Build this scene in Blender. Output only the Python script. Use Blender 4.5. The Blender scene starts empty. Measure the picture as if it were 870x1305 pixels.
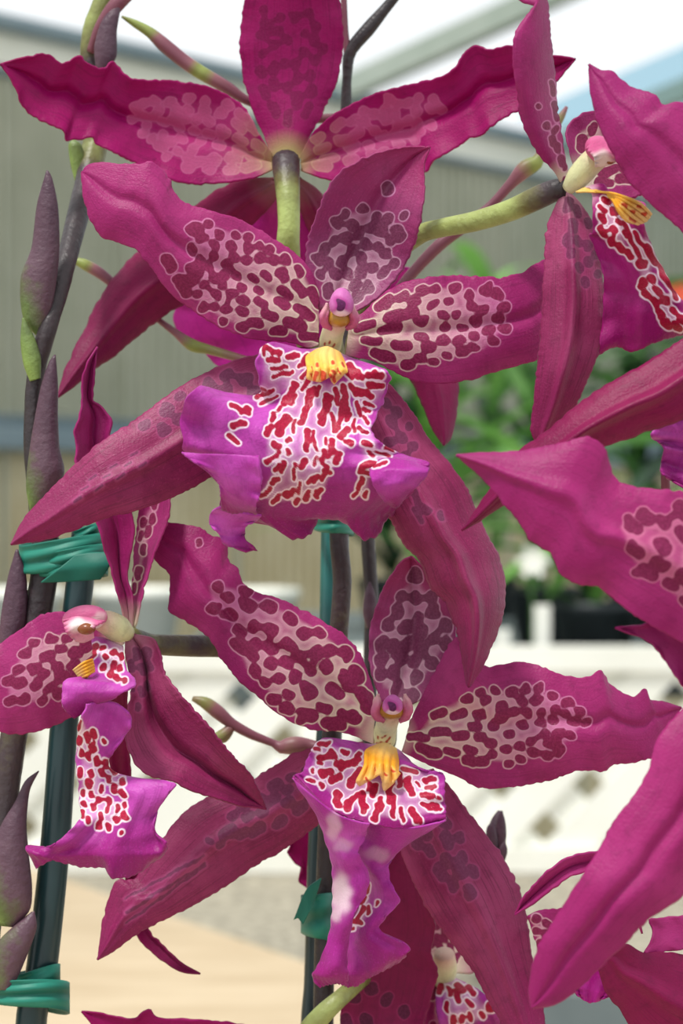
import bpy, math, random
import numpy as np
from mathutils import Vector, Matrix

# ------------------------------------------------------------------ camera
S = bpy.context.scene
COL = S.collection
F, CX, CY = 3000.0, 435.0, 652.5
CAMZ = 1.35
cd = bpy.data.cameras.new('camera'); cam = bpy.data.objects.new('camera', cd); COL.objects.link(cam)
cam.location = (0, 0, CAMZ); cam.rotation_euler = (math.pi/2, 0, 0)
cd.sensor_fit = 'VERTICAL'; cd.sensor_height = 36.0; cd.lens = 36.0*F/1305.0
cd.clip_start = 0.02; cd.clip_end = 200
cd.dof.use_dof = True; cd.dof.focus_distance = 0.447; cd.dof.aperture_fstop = 25.0
S.camera = cam
# ------------------------------------------------------------------ sky, sun, exposure
W = bpy.data.worlds.new('overcast_sky'); S.world = W; W.use_nodes = True
wb = W.node_tree.nodes['Background']
wb.inputs[0].default_value = (0.95, 0.98, 1.0, 1); wb.inputs[1].default_value = 1.04
sd_ = bpy.data.lights.new('sun', 'SUN'); sun = bpy.data.objects.new('sun', sd_); COL.objects.link(sun)
sd_.energy = 3.2; sd_.angle = math.radians(9); sd_.color = (1.0, 0.97, 0.92)
sun.rotation_euler = (math.radians(27), 0, math.radians(-40))
vs = S.view_settings
vs.view_transform = 'Standard'; vs.look = 'None'; vs.exposure = 0.14; vs.gamma = 1.0; vs.use_curve_mapping = False

RNG = np.random.default_rng(7)
random.seed(7)

# ------------------------------------------------------------------ helpers: colour and nodes
def lin(c):
    return tuple((v/255/12.92 if v/255 <= .04045 else ((v/255+.055)/1.055)**2.4) for v in c)
def rgba(c): return (*lin(c), 1.0)

class NT:
    def __init__(s, name):
        s.m = bpy.data.materials.new(name); s.m.use_nodes = True
        s.t = s.m.node_tree; s.t.nodes.clear()
        s.out = s.t.nodes.new('ShaderNodeOutputMaterial')
    def n(s, typ, **kw):
        x = s.t.nodes.new(typ)
        for k, v in kw.items(): setattr(x, k, v)
        return x
    def l(s, a, b): s.t.links.new(a, b)
    def put(s, sock, v):
        if hasattr(v, 'links') or hasattr(v, 'is_linked'): s.l(v, sock)
        else: sock.default_value = v
    def attr(s, name):
        return s.n('ShaderNodeAttribute', attribute_name=name).outputs['Fac']
    def rng(s, v, a, b, c=0.0, d=1.0, smooth=True):
        x = s.n('ShaderNodeMapRange'); x.interpolation_type = 'SMOOTHSTEP' if smooth else 'LINEAR'
        s.put(x.inputs[0], v)
        for i, q in enumerate((a, b, c, d)): x.inputs[i+1].default_value = q
        return x.outputs[0]
    def math(s, op, a, b=0.0):
        x = s.n('ShaderNodeMath', operation=op); s.put(x.inputs[0], a); s.put(x.inputs[1], b); return x.outputs[0]
    def mix(s, f, a, b):
        x = s.n('ShaderNodeMix', data_type='RGBA'); s.put(x.inputs[0], f)
        s.put(x.inputs[6], a); s.put(x.inputs[7], b); return x.outputs[2]
    def noise(s, scale, detail=3, vec=None, dist=0.0, rough=.55):
        x = s.n('ShaderNodeTexNoise'); x.inputs['Scale'].default_value = scale
        x.inputs['Detail'].default_value = detail; x.inputs['Distortion'].default_value = dist
        x.inputs['Roughness'].default_value = rough
        if vec is not None: s.l(vec, x.inputs['Vector'])
        return x.outputs['Fac']
    def coord(s, which='Object', scale=None):
        c = s.n('ShaderNodeTexCoord').outputs[which]
        if scale:
            m = s.n('ShaderNodeMapping'); m.inputs['Scale'].default_value = scale; s.l(c, m.inputs['Vector']); c = m.outputs[0]
        return c
    def bump(s, h, strength, dist):
        b = s.n('ShaderNodeBump'); b.inputs['Strength'].default_value = strength
        b.inputs['Distance'].default_value = dist; s.l(h, b.inputs['Height']); return b.outputs[0]
    def bsdf(s, col, rough=.5, spec=.4, normal=None, **kw):
        p = s.n('ShaderNodeBsdfPrincipled'); s.put(p.inputs['Base Color'], col); s.put(p.inputs['Roughness'], rough)
        p.inputs['Specular IOR Level'].default_value = spec
        for k, v in kw.items(): s.put(p.inputs[k.replace('_', ' ')], v)
        if normal is not None: s.l(normal, p.inputs['Normal'])
        return p
    def done(s, sh):
        s.l(sh, s.out.inputs['Surface']); return s.m

def petal_mat(name, mag, mag2, tip, spot, lilac, cream, halo=1.0, spots=1.0, trans=.28, rough=.42, vein=.35, hw=(.7, 2.4), grain=.45, fill=.85, sheen=.05):
    """mag / mag2 mottle together, tip towards the tip, spot inside sd<0, pale rim just outside"""
    k = NT(name)
    sd = k.attr('sd'); cr = k.attr('cream'); wh = k.attr('wh'); cl = k.attr('cl'); bf = k.attr('bf')
    uv = k.coord('UV')
    sep = k.n('ShaderNodeSeparateXYZ'); k.l(uv, sep.inputs[0])
    ob = k.coord('Object')
    big = k.noise(75, 3, ob); fine = k.noise(2300, 2, ob, rough=.6)
    veinv = k.noise(1.0, 4, k.coord('UV', (60, 3.5, 1)), dist=.4); mid = k.noise(420, 4, ob, rough=.65)
    c = k.mix(k.rng(big, .35, .65), rgba(mag), rgba(mag2))
    c = k.mix(k.rng(sep.outputs[1], .45, 1.0), c, rgba(tip))
    dark = tuple(v*.72 for v in mag)
    c = k.mix(k.math('MULTIPLY', k.rng(veinv, .5, .72), vein), c, rgba(dark))
    c = k.mix(k.math('MULTIPLY', k.rng(fine, .55, .8), grain), c, rgba(tuple(min(255, v*1.12+22) for v in mag)))
    c = k.mix(k.math('MULTIPLY', k.rng(mid, .48, .75), .38), c, rgba(dark))
    hal = k.mix(cr, rgba(lilac), rgba(cream))
    c = k.mix(bf, c, rgba(cream))
    hf = k.math('MAXIMUM', k.rng(sd, hw[0], hw[1], 1, 0), k.math('MULTIPLY', k.math('MULTIPLY', cl, fill), k.rng(sd, 1.5, 7.0, 1.0, .45)))
    c = k.mix(k.math('MULTIPLY', hf, halo), c, hal)
    c = k.mix(wh, c, rgba(cream))
    sp = k.mix(k.rng(fine, .3, .75), rgba(spot), rgba(tuple(min(255, v*1.08+12) for v in spot)))
    c = k.mix(k.math('MULTIPLY', k.rng(sd, -.7, .8, 1, 0), spots), c, sp)
    h = k.math('ADD', k.math('MULTIPLY', fine, .55), k.math('ADD', k.math('MULTIPLY', veinv, .3), k.math('MULTIPLY', mid, .7)))
    nm = k.bump(h, .6, .0003)
    p = k.bsdf(c, rough, .26, nm)
    p.inputs['Sheen Weight'].default_value = sheen; p.inputs['Sheen Roughness'].default_value = .4
    tr = k.n('ShaderNodeBsdfTranslucent'); k.l(c, tr.inputs[0]); k.l(nm, tr.inputs['Normal'])
    mx = k.n('ShaderNodeMixShader'); mx.inputs[0].default_value = trans
    k.l(p.outputs[0], mx.inputs[1]); k.l(tr.outputs[0], mx.inputs[2])
    return k.done(mx.outputs[0])

CREAM = (232, 222, 196)
M = {}
M['petal'] = petal_mat('petal_spotted', (158, 36, 106), (176, 52, 122), (168, 38, 114), (128, 28, 74), (210, 126, 172), CREAM, fill=.75)
M['petal_back'] = petal_mat('petal_reverse', (170, 12, 108), (182, 24, 118), (162, 4, 98), (166, 40, 100), (222, 124, 174), (206, 196, 130), halo=.6, spots=.3, trans=.42, vein=.55, grain=.15, fill=.2)
M['petal_back_dark'] = petal_mat('petal_reverse_dark', (162, 12, 102), (172, 18, 110), (160, 8, 98), (112, 8, 64), (180, 50, 124), (186, 176, 110), halo=.15, spots=.6, trans=.42, vein=.55, grain=.15, fill=.3)
M['sepal'] = petal_mat('sepal_matte', (134, 32, 82), (160, 60, 106), (138, 28, 86), (98, 38, 72), (190, 88, 142), (204, 150, 165), halo=.42, spots=.8, trans=.18, vein=.7, grain=.6, hw=(-.5, 4.0), fill=.4)
M['sepal_dorsal'] = petal_mat('sepal_dusky', (150, 46, 104), (148, 62, 112), (160, 44, 102), (112, 46, 80), (200, 136, 178), (218, 196, 192), halo=.85, trans=.2, grain=.5, fill=.7)
M['petal_near'] = petal_mat('petal_near', (160, 32, 106), (174, 46, 120), (156, 28, 106), (122, 26, 72), (204, 110, 150), (214, 170, 170), trans=.26, grain=.12)
M['petal_deep_shade'] = petal_mat('petal_deep_shade', (130, 8, 72), (142, 16, 80), (128, 8, 74), (88, 12, 54), (180, 56, 116), CREAM, halo=.4, trans=.28, grain=.12, fill=.1)  # deep magenta, darkened in the colour to stand for shade on the low flower
M['lip'] = petal_mat('lip_violet', (172, 38, 150), (204, 86, 192), (152, 18, 114), (162, 10, 52), (246, 222, 238), (248, 232, 236), trans=.22, vein=.32, hw=(1.0, 3.0), rough=.4, fill=.42, sheen=.15)
M['lip_rose'] = petal_mat('lip_rose', (166, 26, 118), (178, 40, 132), (160, 22, 112), (162, 10, 52), (246, 222, 238), (248, 232, 236), trans=.24, vein=.2, hw=(1.0, 3.0), rough=.4, fill=.42)
M['lip_back'] = petal_mat('lip_reverse', (190, 30, 150), (200, 44, 160), (196, 40, 160), (172, 14, 56), (240, 190, 220), CREAM, trans=.4, vein=.3)

def simple(name, stops, rough=.5, spec=.4, nscale=60, trans=0.0, bump=.3, bscale=900, bdist=.0002, sss=0.0):
    """stops: colour ramp over the float attribute g, mottled with noise"""
    k = NT(name)
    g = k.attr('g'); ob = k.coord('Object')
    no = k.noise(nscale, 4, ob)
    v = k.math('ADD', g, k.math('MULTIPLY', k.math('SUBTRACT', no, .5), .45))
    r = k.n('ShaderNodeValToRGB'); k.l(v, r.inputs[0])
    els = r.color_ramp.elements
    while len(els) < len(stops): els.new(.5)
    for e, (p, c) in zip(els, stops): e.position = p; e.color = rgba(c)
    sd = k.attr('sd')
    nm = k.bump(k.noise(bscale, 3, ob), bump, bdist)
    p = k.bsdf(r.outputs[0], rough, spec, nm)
    sh = p.outputs[0]
    if trans:
        tr = k.n('ShaderNodeBsdfTranslucent'); k.l(r.outputs[0], tr.inputs[0])
        mx = k.n('ShaderNodeMixShader'); mx.inputs[0].default_value = trans
        k.l(sh, mx.inputs[1]); k.l(tr.outputs[0], mx.inputs[2]); sh = mx.outputs[0]
    return k.done(sh)

M['stem'] = simple('flower_stem', [(0, (38, 30, 34)), (.3, (62, 48, 52)), (.58, (104, 102, 56)), (1, (170, 186, 108))], .45, .5, 260, bump=.6, bscale=700, bdist=.0005)
M['bract'] = simple('bract_skin', [(0, (62, 34, 52)), (.4, (88, 60, 74)), (.68, (86, 104, 52)), (1, (122, 146, 70))], .48, .5, 330, 0.0, .6, 800, .0005)
M['twig'] = simple('branch_skin', [(0, (112, 56, 74)), (.45, (134, 84, 92)), (.7, (124, 132, 66)), (1, (168, 190, 96))], .45, .45, 120)
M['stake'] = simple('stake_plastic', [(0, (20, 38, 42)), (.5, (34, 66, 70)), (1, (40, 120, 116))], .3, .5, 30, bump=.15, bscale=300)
M['tape'] = simple('tie_tape', [(0, (16, 92, 78)), (1, (44, 142, 122))], .5, .35, 80, trans=.12, bump=.25, bscale=500)
M['callus'] = petal_mat('callus_yellow', (244, 172, 36), (250, 206, 96), (244, 208, 140), (196, 70, 40), (252, 222, 150), (252, 226, 140), halo=.3, trans=.2, vein=.0, grain=.1)
M['hood'] = petal_mat('column_hood', (206, 84, 140), (224, 130, 170), (230, 170, 190), (150, 40, 80), CREAM, (244, 232, 226), trans=.2, vein=.05, grain=.2)
M['column'] = petal_mat('column_pale', (222, 224, 172), (230, 232, 196), (222, 186, 170), (164, 60, 40), (236, 222, 130), (236, 226, 150), halo=.2, trans=.2, vein=.0, grain=.1)
M['wing'] = petal_mat('column_wing', (206, 96, 146), (216, 120, 160), (236, 190, 190), (150, 40, 80), CREAM, CREAM, trans=.3, vein=.1)
M['stigma'] = simple('stigma_olive', [(0, (120, 58, 30)), (1, (176, 132, 44))], .3, .5, 500)
M['cap'] = petal_mat('anther_cap', (196, 92, 170), (206, 120, 182), (236, 214, 228), (84, 22, 74), (176, 60, 140), (240, 220, 234), halo=.9, hw=(0, 6), trans=.15, vein=0, grain=.1)

# ------------------------------------------------------------------ helpers: geometry
def proj(x, y, d):
    """point of the place that lies at depth d (m) along the sight line of photograph pixel x, y"""
    x = np.asarray(x, float); y = np.asarray(y, float); d = np.asarray(d, float)
    return np.stack([(x-CX)/F*d, d+0*x, CAMZ-(y-CY)/F*d], -1)

def cr_spline(P, n, closed=False, arc=True):
    """centripetal-like Catmull-Rom through P (k,dim), n samples, spaced by arc length"""
    P = np.asarray(P, float)
    if len(P) == 2: 
        u = np.linspace(0, 1, n)[:, None]; return P[0]*(1-u)+P[1]*u
    Q = np.vstack([2*P[0]-P[1], P, 2*P[-1]-P[-2]])
    m = 12; out = []
    for i in range(1, len(Q)-2):
        u = np.linspace(0, 1, m, endpoint=False)[:, None]
        p0, p1, p2, p3 = Q[i-1], Q[i], Q[i+1], Q[i+2]
        t1 = (p2-p0)*.42; t2 = (p3-p1)*.42
        L = np.linalg.norm(p2-p1)+1e-9
        for t in (t1, t2):
            q = np.linalg.norm(t)
            if q > L*1.1: t *= L*1.1/q
        h = [2*u**3-3*u**2+1, u**3-2*u**2+u, -2*u**3+3*u**2, u**3-u**2]
        out.append(h[0]*p1+h[1]*t1+h[2]*p2+h[3]*t2)
    out.append(Q[-2][None]); D = np.vstack(out)
    if arc:
        s = np.r_[0, np.cumsum(np.linalg.norm(np.diff(D[:, :2], axis=0), axis=1))]
    else:
        s = np.arange(len(D), dtype=float)
    s = s+np.arange(len(s))*1e-9
    t = np.linspace(0, s[-1], n)
    return np.stack([np.interp(t, s, D[:, j]) for j in range(D.shape[1])], -1)

def curve1(vals, t):
    vals = np.asarray(vals, float)
    if vals.ndim == 0: return np.full_like(t, float(vals))
    n = len(vals)
    D = cr_spline(np.stack([np.linspace(0, 1, n), vals], -1), 200, arc=False)
    return np.interp(t, D[:, 0], D[:, 1])

def inpoly(x, y, poly):
    c = np.zeros(np.shape(x), bool); n = len(poly)
    for i in range(n):
        x1, y1 = poly[i]; x2, y2 = poly[(i+1) % n]
        hit = ((y1 > y) != (y2 > y)) & (x < (x2-x1)*(y-y1)/((y2-y1)+1e-12)+x1)
        c ^= hit
    return c

class Caps(list):
    """blotches (capsules) plus the outlines of the pale fields they lie in"""
    def __init__(s, l=(), polys=()): super().__init__(l); s.polys = list(polys)
    def __add__(s, o): return Caps(list(s)+list(o), s.polys+list(getattr(o, 'polys', [])))
    def __iadd__(s, o): return s+o
def field(X, Y, caps, soft=5.0, inset=2.0):
    out = np.zeros(X.shape)
    for poly in getattr(caps, 'polys', []):
        p = np.array(poly, float); d = np.full(X.shape, 1e9)
        for i in range(len(p)):
            a, b = p[i], p[(i+1) % len(p)]; e = b-a; L2 = e@e+1e-9
            t = np.clip(((X-a[0])*e[0]+(Y-a[1])*e[1])/L2, 0, 1); d = np.minimum(d, np.hypot(X-a[0]-t*e[0], Y-a[1]-t*e[1]))
        q = np.where(inpoly(X, Y, poly), d, -d)
        out = np.maximum(out, np.clip((q-inset)/soft, 0, 1))
    return out
def gen_spots(poly, center, spacing=15, r=(5.2, 7.2), link=.38, near=60, elong=(2.6, 1.15), seed=1):
    """blotches scattered inside poly, stretched along rays from the flower centre, some run together"""
    rg = np.random.default_rng(seed); p = np.array(poly, float)
    lo, hi = p.min(0), p.max(0); pts = []
    for _ in range(4000):
        q = lo+(hi-lo)*rg.random(2)
        if not inpoly(q[0], q[1], poly): continue
        v = q-np.array(center); rho = np.hypot(*v); e = v/(rho+1e-6)
        w = max(0, 1-rho/near/2.2); el = elong[1]+(elong[0]-elong[1])*w
        ok = True
        for (o, oe, oel) in pts:
            dq = q-o; a = dq@e/el; b = dq@np.array([-e[1], e[0]])
            if a*a+b*b < spacing*spacing*(.82 if rg.random() < .3 else 1): ok = False; break
        if ok: pts.append((q, e, el))
    caps = []
    for q, e, el in pts:
        rr = r[0]+(r[1]-r[0])*rg.random(); L = rr*(el-1)*1.1
        caps.append((q[0]-e[0]*L, q[1]-e[1]*L, q[0]+e[0]*L, q[1]+e[1]*L, rr))
        for _ in range(rg.integers(0, 3)):
            a = rg.random()*6.283; o = q+np.array([math.cos(a), math.sin(a)])*rr*.85+e*L*(rg.random()*2-1)
            caps.append((o[0], o[1], o[0]+e[0]*L*.4, o[1]+e[1]*L*.4, rr*(.5+.25*rg.random())))
    for i in range(len(pts)):
        for j in range(i):
            dq = pts[i][0]-pts[j][0]
            if np.hypot(*dq) < spacing*1.5 and rg.random() < link:
                a, b = pts[i][0], pts[j][0]
                caps.append((a[0], a[1], b[0], b[1], r[0]*.7))
    return Caps(caps, [poly])

def sdf(X, Y, caps, warp=1.3, k=1.0):
    if not caps: return np.full(X.shape, 60.0)
    x = X+warp*np.sin(Y*.21+X*.07)+warp*.5*np.sin(Y*.43+1.3); y = Y+warp*np.sin(X*.19+2)+warp*.5*np.sin(X*.37+Y*.2)
    acc = np.zeros(X.shape); 
    for (x1, y1, x2, y2, r) in caps:
        dx, dy = x2-x1, y2-y1; L2 = dx*dx+dy*dy
        t = np.clip(((x-x1)*dx+(y-y1)*dy)/L2, 0, 1) if L2 > 1e-6 else 0
        d = np.hypot(x-x1-t*dx, y-y1-t*dy)-r
        acc += np.exp(-np.clip(d, -30, 60)/k)
    return np.clip(-k*np.log(acc+1e-17), -30, 60)

def link(o, parent=None):
    COL.objects.link(o)
    if parent is not None: o.parent = parent; o.matrix_parent_inverse = Matrix.Translation(-Vector(parent.location))
    return o

def grid_mesh(name, P3, mat, parent, attrs=None, uv=None, thick=0.0004, closed_u=False, caps=False):
    n, m, _ = P3.shape
    V = P3.reshape(-1, 3)
    idx = np.arange(n*m).reshape(n, m)
    if closed_u: idx = np.concatenate([idx, idx[:, :1]], 1)
    a, b, c, d = idx[:-1, :-1], idx[:-1, 1:], idx[1:, 1:], idx[1:, :-1]
    faces = np.stack([a, b, c, d], -1).reshape(-1, 4).tolist()
    if caps:
        faces.append(idx[0, :m][::-1].tolist()); faces.append(idx[-1, :m].tolist())
    me = bpy.data.meshes.new(name); me.from_pydata(V.tolist(), [], faces)
    me.polygons.foreach_set('use_smooth', np.ones(len(me.polygons), bool))
    for an, av in (attrs or {}).items():
        at = me.attributes.new(an, 'FLOAT', 'POINT'); at.data.foreach_set('value', np.ascontiguousarray(av, np.float32).ravel())
    if uv is not None:
        lay = me.uv_layers.new(name='UVMap'); li = np.zeros(len(me.loops), np.int32); me.loops.foreach_get('vertex_index', li)
        lay.data.foreach_set('uv', np.ascontiguousarray(uv.reshape(-1, 2)[li], np.float32).ravel())
    me.materials.append(mat); me.update()
    o = bpy.data.objects.new(name, me); link(o, parent)
    if thick:
        s = o.modifiers.new('thickness', 'SOLIDIFY'); s.thickness = thick; s.offset = 0
    return o

def blobs(X, Y, lst):
    w = np.zeros(X.shape)
    for (x, y, rx, ry, a) in lst: w = np.maximum(w, a*np.exp(-(((x-X+1.5*np.sin(Y*.3))/rx)**2+((y-Y+1.5*np.sin(X*.3))/ry)**2)**2.6))
    return w

def petal(parent, name, A, B, D, dz=0.0, mat='petal', cup=0.0, crease=0.0, ruf=0.0, freq=5, caps=None, center=None,
          creamr=90, cr0=1.0, jag=.7, seed=0, wh=None, roll=0.0, step=None, mid=0.0, warp=.7):
    """a tepal between edge A and edge B (both base to tip, photograph pixels); dz, cup, crease, ruf in mm"""
    rg = np.random.default_rng(seed+11)
    step = step or (2.3 if caps else 3.4); ruf = ruf*.55
    LA = sum(math.dist(A[i], A[i+1]) for i in range(len(A)-1))
    n = int(np.clip(LA/step, 24, 190))
    a = cr_spline(A, n); b = cr_spline(B, n)
    wmax = np.linalg.norm(a-b, axis=1).max(); m = int(np.clip(wmax/step, 10, 80)) | 1
    t = np.linspace(0, 1, n)
    jd = [np.zeros_like(a), np.zeros_like(b)]
    if jag:
        for qi, e in enumerate((a, b)):
            tg = np.gradient(e, axis=0); nn = np.stack([-tg[:, 1], tg[:, 0]], -1); nn /= np.linalg.norm(nn, axis=1)[:, None]+1e-9
            j = np.convolve(rg.normal(0, 1, n+4), [.25, .5, .25], 'same')[2:-2]*jag*1.4
            j *= np.clip(t*6, 0, 1)*np.clip((1-t)*8, 0, 1)
            jd[qi] = nn*j[:, None]
    s = np.linspace(-1, 1, m)
    T, Sg = np.meshgrid(t, s, indexing='ij')
    u = (Sg+1)/2
    um = u+mid*(1-Sg**2)*.5
    X = a[:, :1]*(1-um)+b[:, :1]*um; Y = a[:, 1:]*(1-um)+b[:, 1:]*um
    wa = np.clip(-Sg, 0, 1)**6; wb_ = np.clip(Sg, 0, 1)**6
    X = X+jd[0][:, :1]*wa+jd[1][:, :1]*wb_; Y = Y+jd[0][:, 1:]*wa+jd[1][:, 1:]*wb_
    env = np.sin(np.pi*np.clip(T, 0, 1))**.6
    Z = curve1(dz, t)[:, None]+curve1(cup, t)[:, None]*(Sg**2)*env+curve1(crease, t)[:, None]*np.exp(-(Sg/.16)**2)*env+roll*Sg*env
    ph = rg.random(4)*6.3
    Z = Z+ruf*np.abs(Sg)**2.5*env*np.where(Sg > 0, np.sin(freq*6.28*T+ph[0])+.2*np.sin(freq*13.7*T+ph[1]), np.sin(freq*6.1*T+ph[2])+.2*np.sin(freq*12.9*T+ph[3]))
    Z = Z+.35*np.sin(T*9+ph[0])*np.sin(Sg*3+ph[1])
    c = center if center is not None else ((A[0][0]+B[0][0])/2, (A[0][1]+B[0][1])/2)
    rho = np.hypot(X-c[0], Y-c[1])
    at = dict(sd=sdf(X, Y, caps, warp), cream=np.clip(1.15-rho/creamr, 0, 1)*cr0, wh=blobs(X, Y, wh or []), cl=field(X, Y, caps), bf=np.clip(1.3-rho/32, 0, 1)*cr0)
    return grid_mesh(name, proj(X, Y, D+Z/1000), M[mat], parent, at, np.stack([u, T], -1))

def patch(parent, name, rows, D, dz, mat='lip', sc=1.0, off=(0, 0), n=90, m=90, ruf=0.0, freq=6, caps=None, center=(0, 0),
          creamr=40, cr0=1.0, wh=None, seed=0, across=0.0, lin=0.0, rufx=0.0, edge=2.5, tipmag=1, warp=1.0, ridge=0, jag=0.0):
    """free-form sheet through rows of control points (crop units / sc + off = photograph pixels)"""
    rg = np.random.default_rng(seed+5)
    R = [cr_spline(np.array(r, float)[:, :2]/sc+np.array(off), m) for r in rows]
    R = np.array(R)                                     # k, m, 2
    k = len(R); G = np.zeros((n, m, 2))
    for j in range(m): G[:, j] = cr_spline(R[:, j], n, arc=False)
    X, Y = G[..., 0], G[..., 1]
    t = np.linspace(0, 1, n); s = np.linspace(-1, 1, m); T, Sg = np.meshgrid(t, s, indexing='ij')
    ph = rg.random(6)*6.3
    if jag:
        w = np.clip(np.abs(Sg)**8+T**12, 0, 1)
        X = X+w*jag*1.5*np.sin(T*62+ph[0])*np.sin(T*27+ph[1]); Y = Y+w*jag*1.5*np.sin(Sg*42+ph[2])*np.sin(Sg*17+T*20)
    Z = curve1(dz, t)[:, None]+curve1(across, t)[:, None]*Sg**2+curve1(lin, t)[:, None]*Sg
    Z = Z+.3*np.sin(X*.11+ph[4])*np.sin(Y*.09+ph[5])
    Z = Z+ruf*np.abs(Sg)**edge*(np.sin(freq*6.28*T+ph[0]+Sg)+.4*np.sin(freq*15*T+ph[1]))
    Z = Z+rufx*T**edge*(np.sin(freq*1.9*Sg+ph[2])+.3*np.sin(freq*4.3*Sg+ph[3]))
    if ridge: Z = Z+ridge*np.sin(Sg*15)*np.sin(np.pi*T)**.5
    rho = np.hypot(X-center[0], Y-center[1])
    at = dict(sd=sdf(X, Y, caps, warp, .6), cream=np.clip(1.1-rho/creamr, 0, 1)*cr0, wh=blobs(X, Y, wh or []), cl=field(X, Y, caps), bf=np.clip(1.3-rho/20, 0, 1)*cr0*.8)
    return grid_mesh(name, proj(X, Y, D+Z/1000), M[mat], parent, at, np.stack([(Sg+1)/2, T*tipmag], -1))

def tube(parent, name, pts, D, mat, seg=14, n=None, flat=1.0, sdcaps=None, jit=0.0, seed=0):
    """round stem through (x, y, dz mm, radius px, g)"""
    P = np.array(pts, float)
    L = np.linalg.norm(np.diff(P[:, :2], axis=0), axis=1).sum()
    n = n or int(np.clip(L/5, 10, 140))
    Q = cr_spline(P, n)
    d = D+Q[:, 2]/1000
    C = proj(Q[:, 0], Q[:, 1], d); r = Q[:, 3]/F*d
    if jit:
        rg = np.random.default_rng(seed); r = r*(1+jit*np.convolve(rg.normal(0, 1, n+6), np.ones(4)/4, 'same')[3:-3])
    tg = np.gradient(C, axis=0); tg /= np.linalg.norm(tg, axis=1)[:, None]+1e-12
    view = np.array([0, 1.0, 0])
    s1 = np.cross(tg, view); s1 /= np.linalg.norm(s1, axis=1)[:, None]+1e-9
    s2 = np.cross(tg, s1)
    a = np.linspace(0, 2*np.pi, seg, endpoint=False)
    P3 = C[:, None]+r[:, None, None]*(np.cos(a)[None, :, None]*s1[:, None]+flat*np.sin(a)[None, :, None]*s2[:, None])
    g = np.repeat(Q[:, 4:5], seg, 1)
    X = np.repeat(Q[:, :1], seg, 1)+np.cos(a)[None]*Q[:, 3:4]; Y = np.repeat(Q[:, 1:2], seg, 1)
    T = np.repeat(np.linspace(0, 1, n)[:, None], seg, 1)
    at = dict(g=g, sd=sdf(X, Y, sdcaps) if sdcaps else np.full(X.shape, 60.), cream=g*0, wh=g*0)
    uv = np.stack([np.repeat((a/6.283)[None], n, 0), T], -1)
    return grid_mesh(name, P3, M[mat] if isinstance(mat, str) else mat, parent, at, uv, thick=0, closed_u=True, caps=True)

def egg(parent, name, x, y, rx, ry, D, dz, mat, caps=None, g=.5, wh=None, rot=0.0, rz=None, point=0.0, n=40, m=48):
    """egg-shaped solid centred on pixel x, y"""
    th = np.linspace(.02, np.pi-.02, n); ph = np.linspace(0, 2*np.pi, m, endpoint=False)
    TH, PH = np.meshgrid(th, ph, indexing='ij')
    w = np.sin(TH)*(1+point*np.cos(TH))
    lx = rx*w*np.cos(PH); ly = -ry*np.cos(TH); lz = (rz or rx)*w*np.sin(PH)
    X = x+lx*math.cos(rot)-ly*math.sin(rot); Y = y+lx*math.sin(rot)+ly*math.cos(rot)
    d = D+dz/1000
    at = dict(sd=sdf(X, Y, caps) if caps else np.full(X.shape, 60.), cream=X*0, wh=blobs(X, Y, wh or []), g=np.full(X.shape, g))
    uv = np.stack([PH/6.283, TH/np.pi*.6], -1)
    return grid_mesh(name, proj(X, Y, d+lz/F*d), M[mat], parent, at, uv, thick=0, closed_u=True, caps=True)

def thing(name, label, cat, x, y, D, group=None):
    o = bpy.data.objects.new(name, None); o.empty_display_size = .01; COL.objects.link(o)
    p = proj(x, y, D); o.location = tuple(float(v) for v in p); o['label'] = label; o['category'] = cat
    if group: o['group'] = group
    return o
def tag(o, label=None, cat=None, group=None, kind=None):
    for k_, v in (('label', label), ('category', cat), ('group', group), ('kind', kind)):
        if v: o[k_] = v
    return o

# ------------------------------------------------------------------ the greenhouse
def box_mesh(name, x0, x1, y0, y1, z0, z1, bev=0.0):
    v = [(x, y, z) for x in (x0, x1) for y in (y0, y1) for z in (z0, z1)]
    f = [(0, 1, 3, 2), (4, 6, 7, 5), (0, 4, 5, 1), (2, 3, 7, 6), (0, 2, 6, 4), (1, 5, 7, 3)]
    me = bpy.data.meshes.new(name); me.from_pydata(v, [], f); me.update(); return me
def obj(name, me, mat, parent=None, mw=None, bev=0.0):
    if mat and not me.materials: me.materials.append(mat)
    o = bpy.data.objects.new(name, me); COL.objects.link(o)
    if parent is not None: o.parent = parent
    if mw is not None: o.matrix_local = mw
    if bev:
        b = o.modifiers.new('bevel', 'BEVEL'); b.width = bev; b.segments = 2
    return o
def flatmat(name, c1, c2, scale=20, rough=.6, spec=.3, bump=.2, stretch=None, bdist=.002):
    k = NT(name); v = k.coord('Object', stretch) if stretch else k.coord('Object')
    no = k.noise(scale, 4, v)
    c = k.mix(k.rng(no, .3, .7), rgba(c1), rgba(c2))
    p = k.bsdf(c, rough, spec, k.bump(no, bump, bdist)); return k.done(p.outputs[0])

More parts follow.
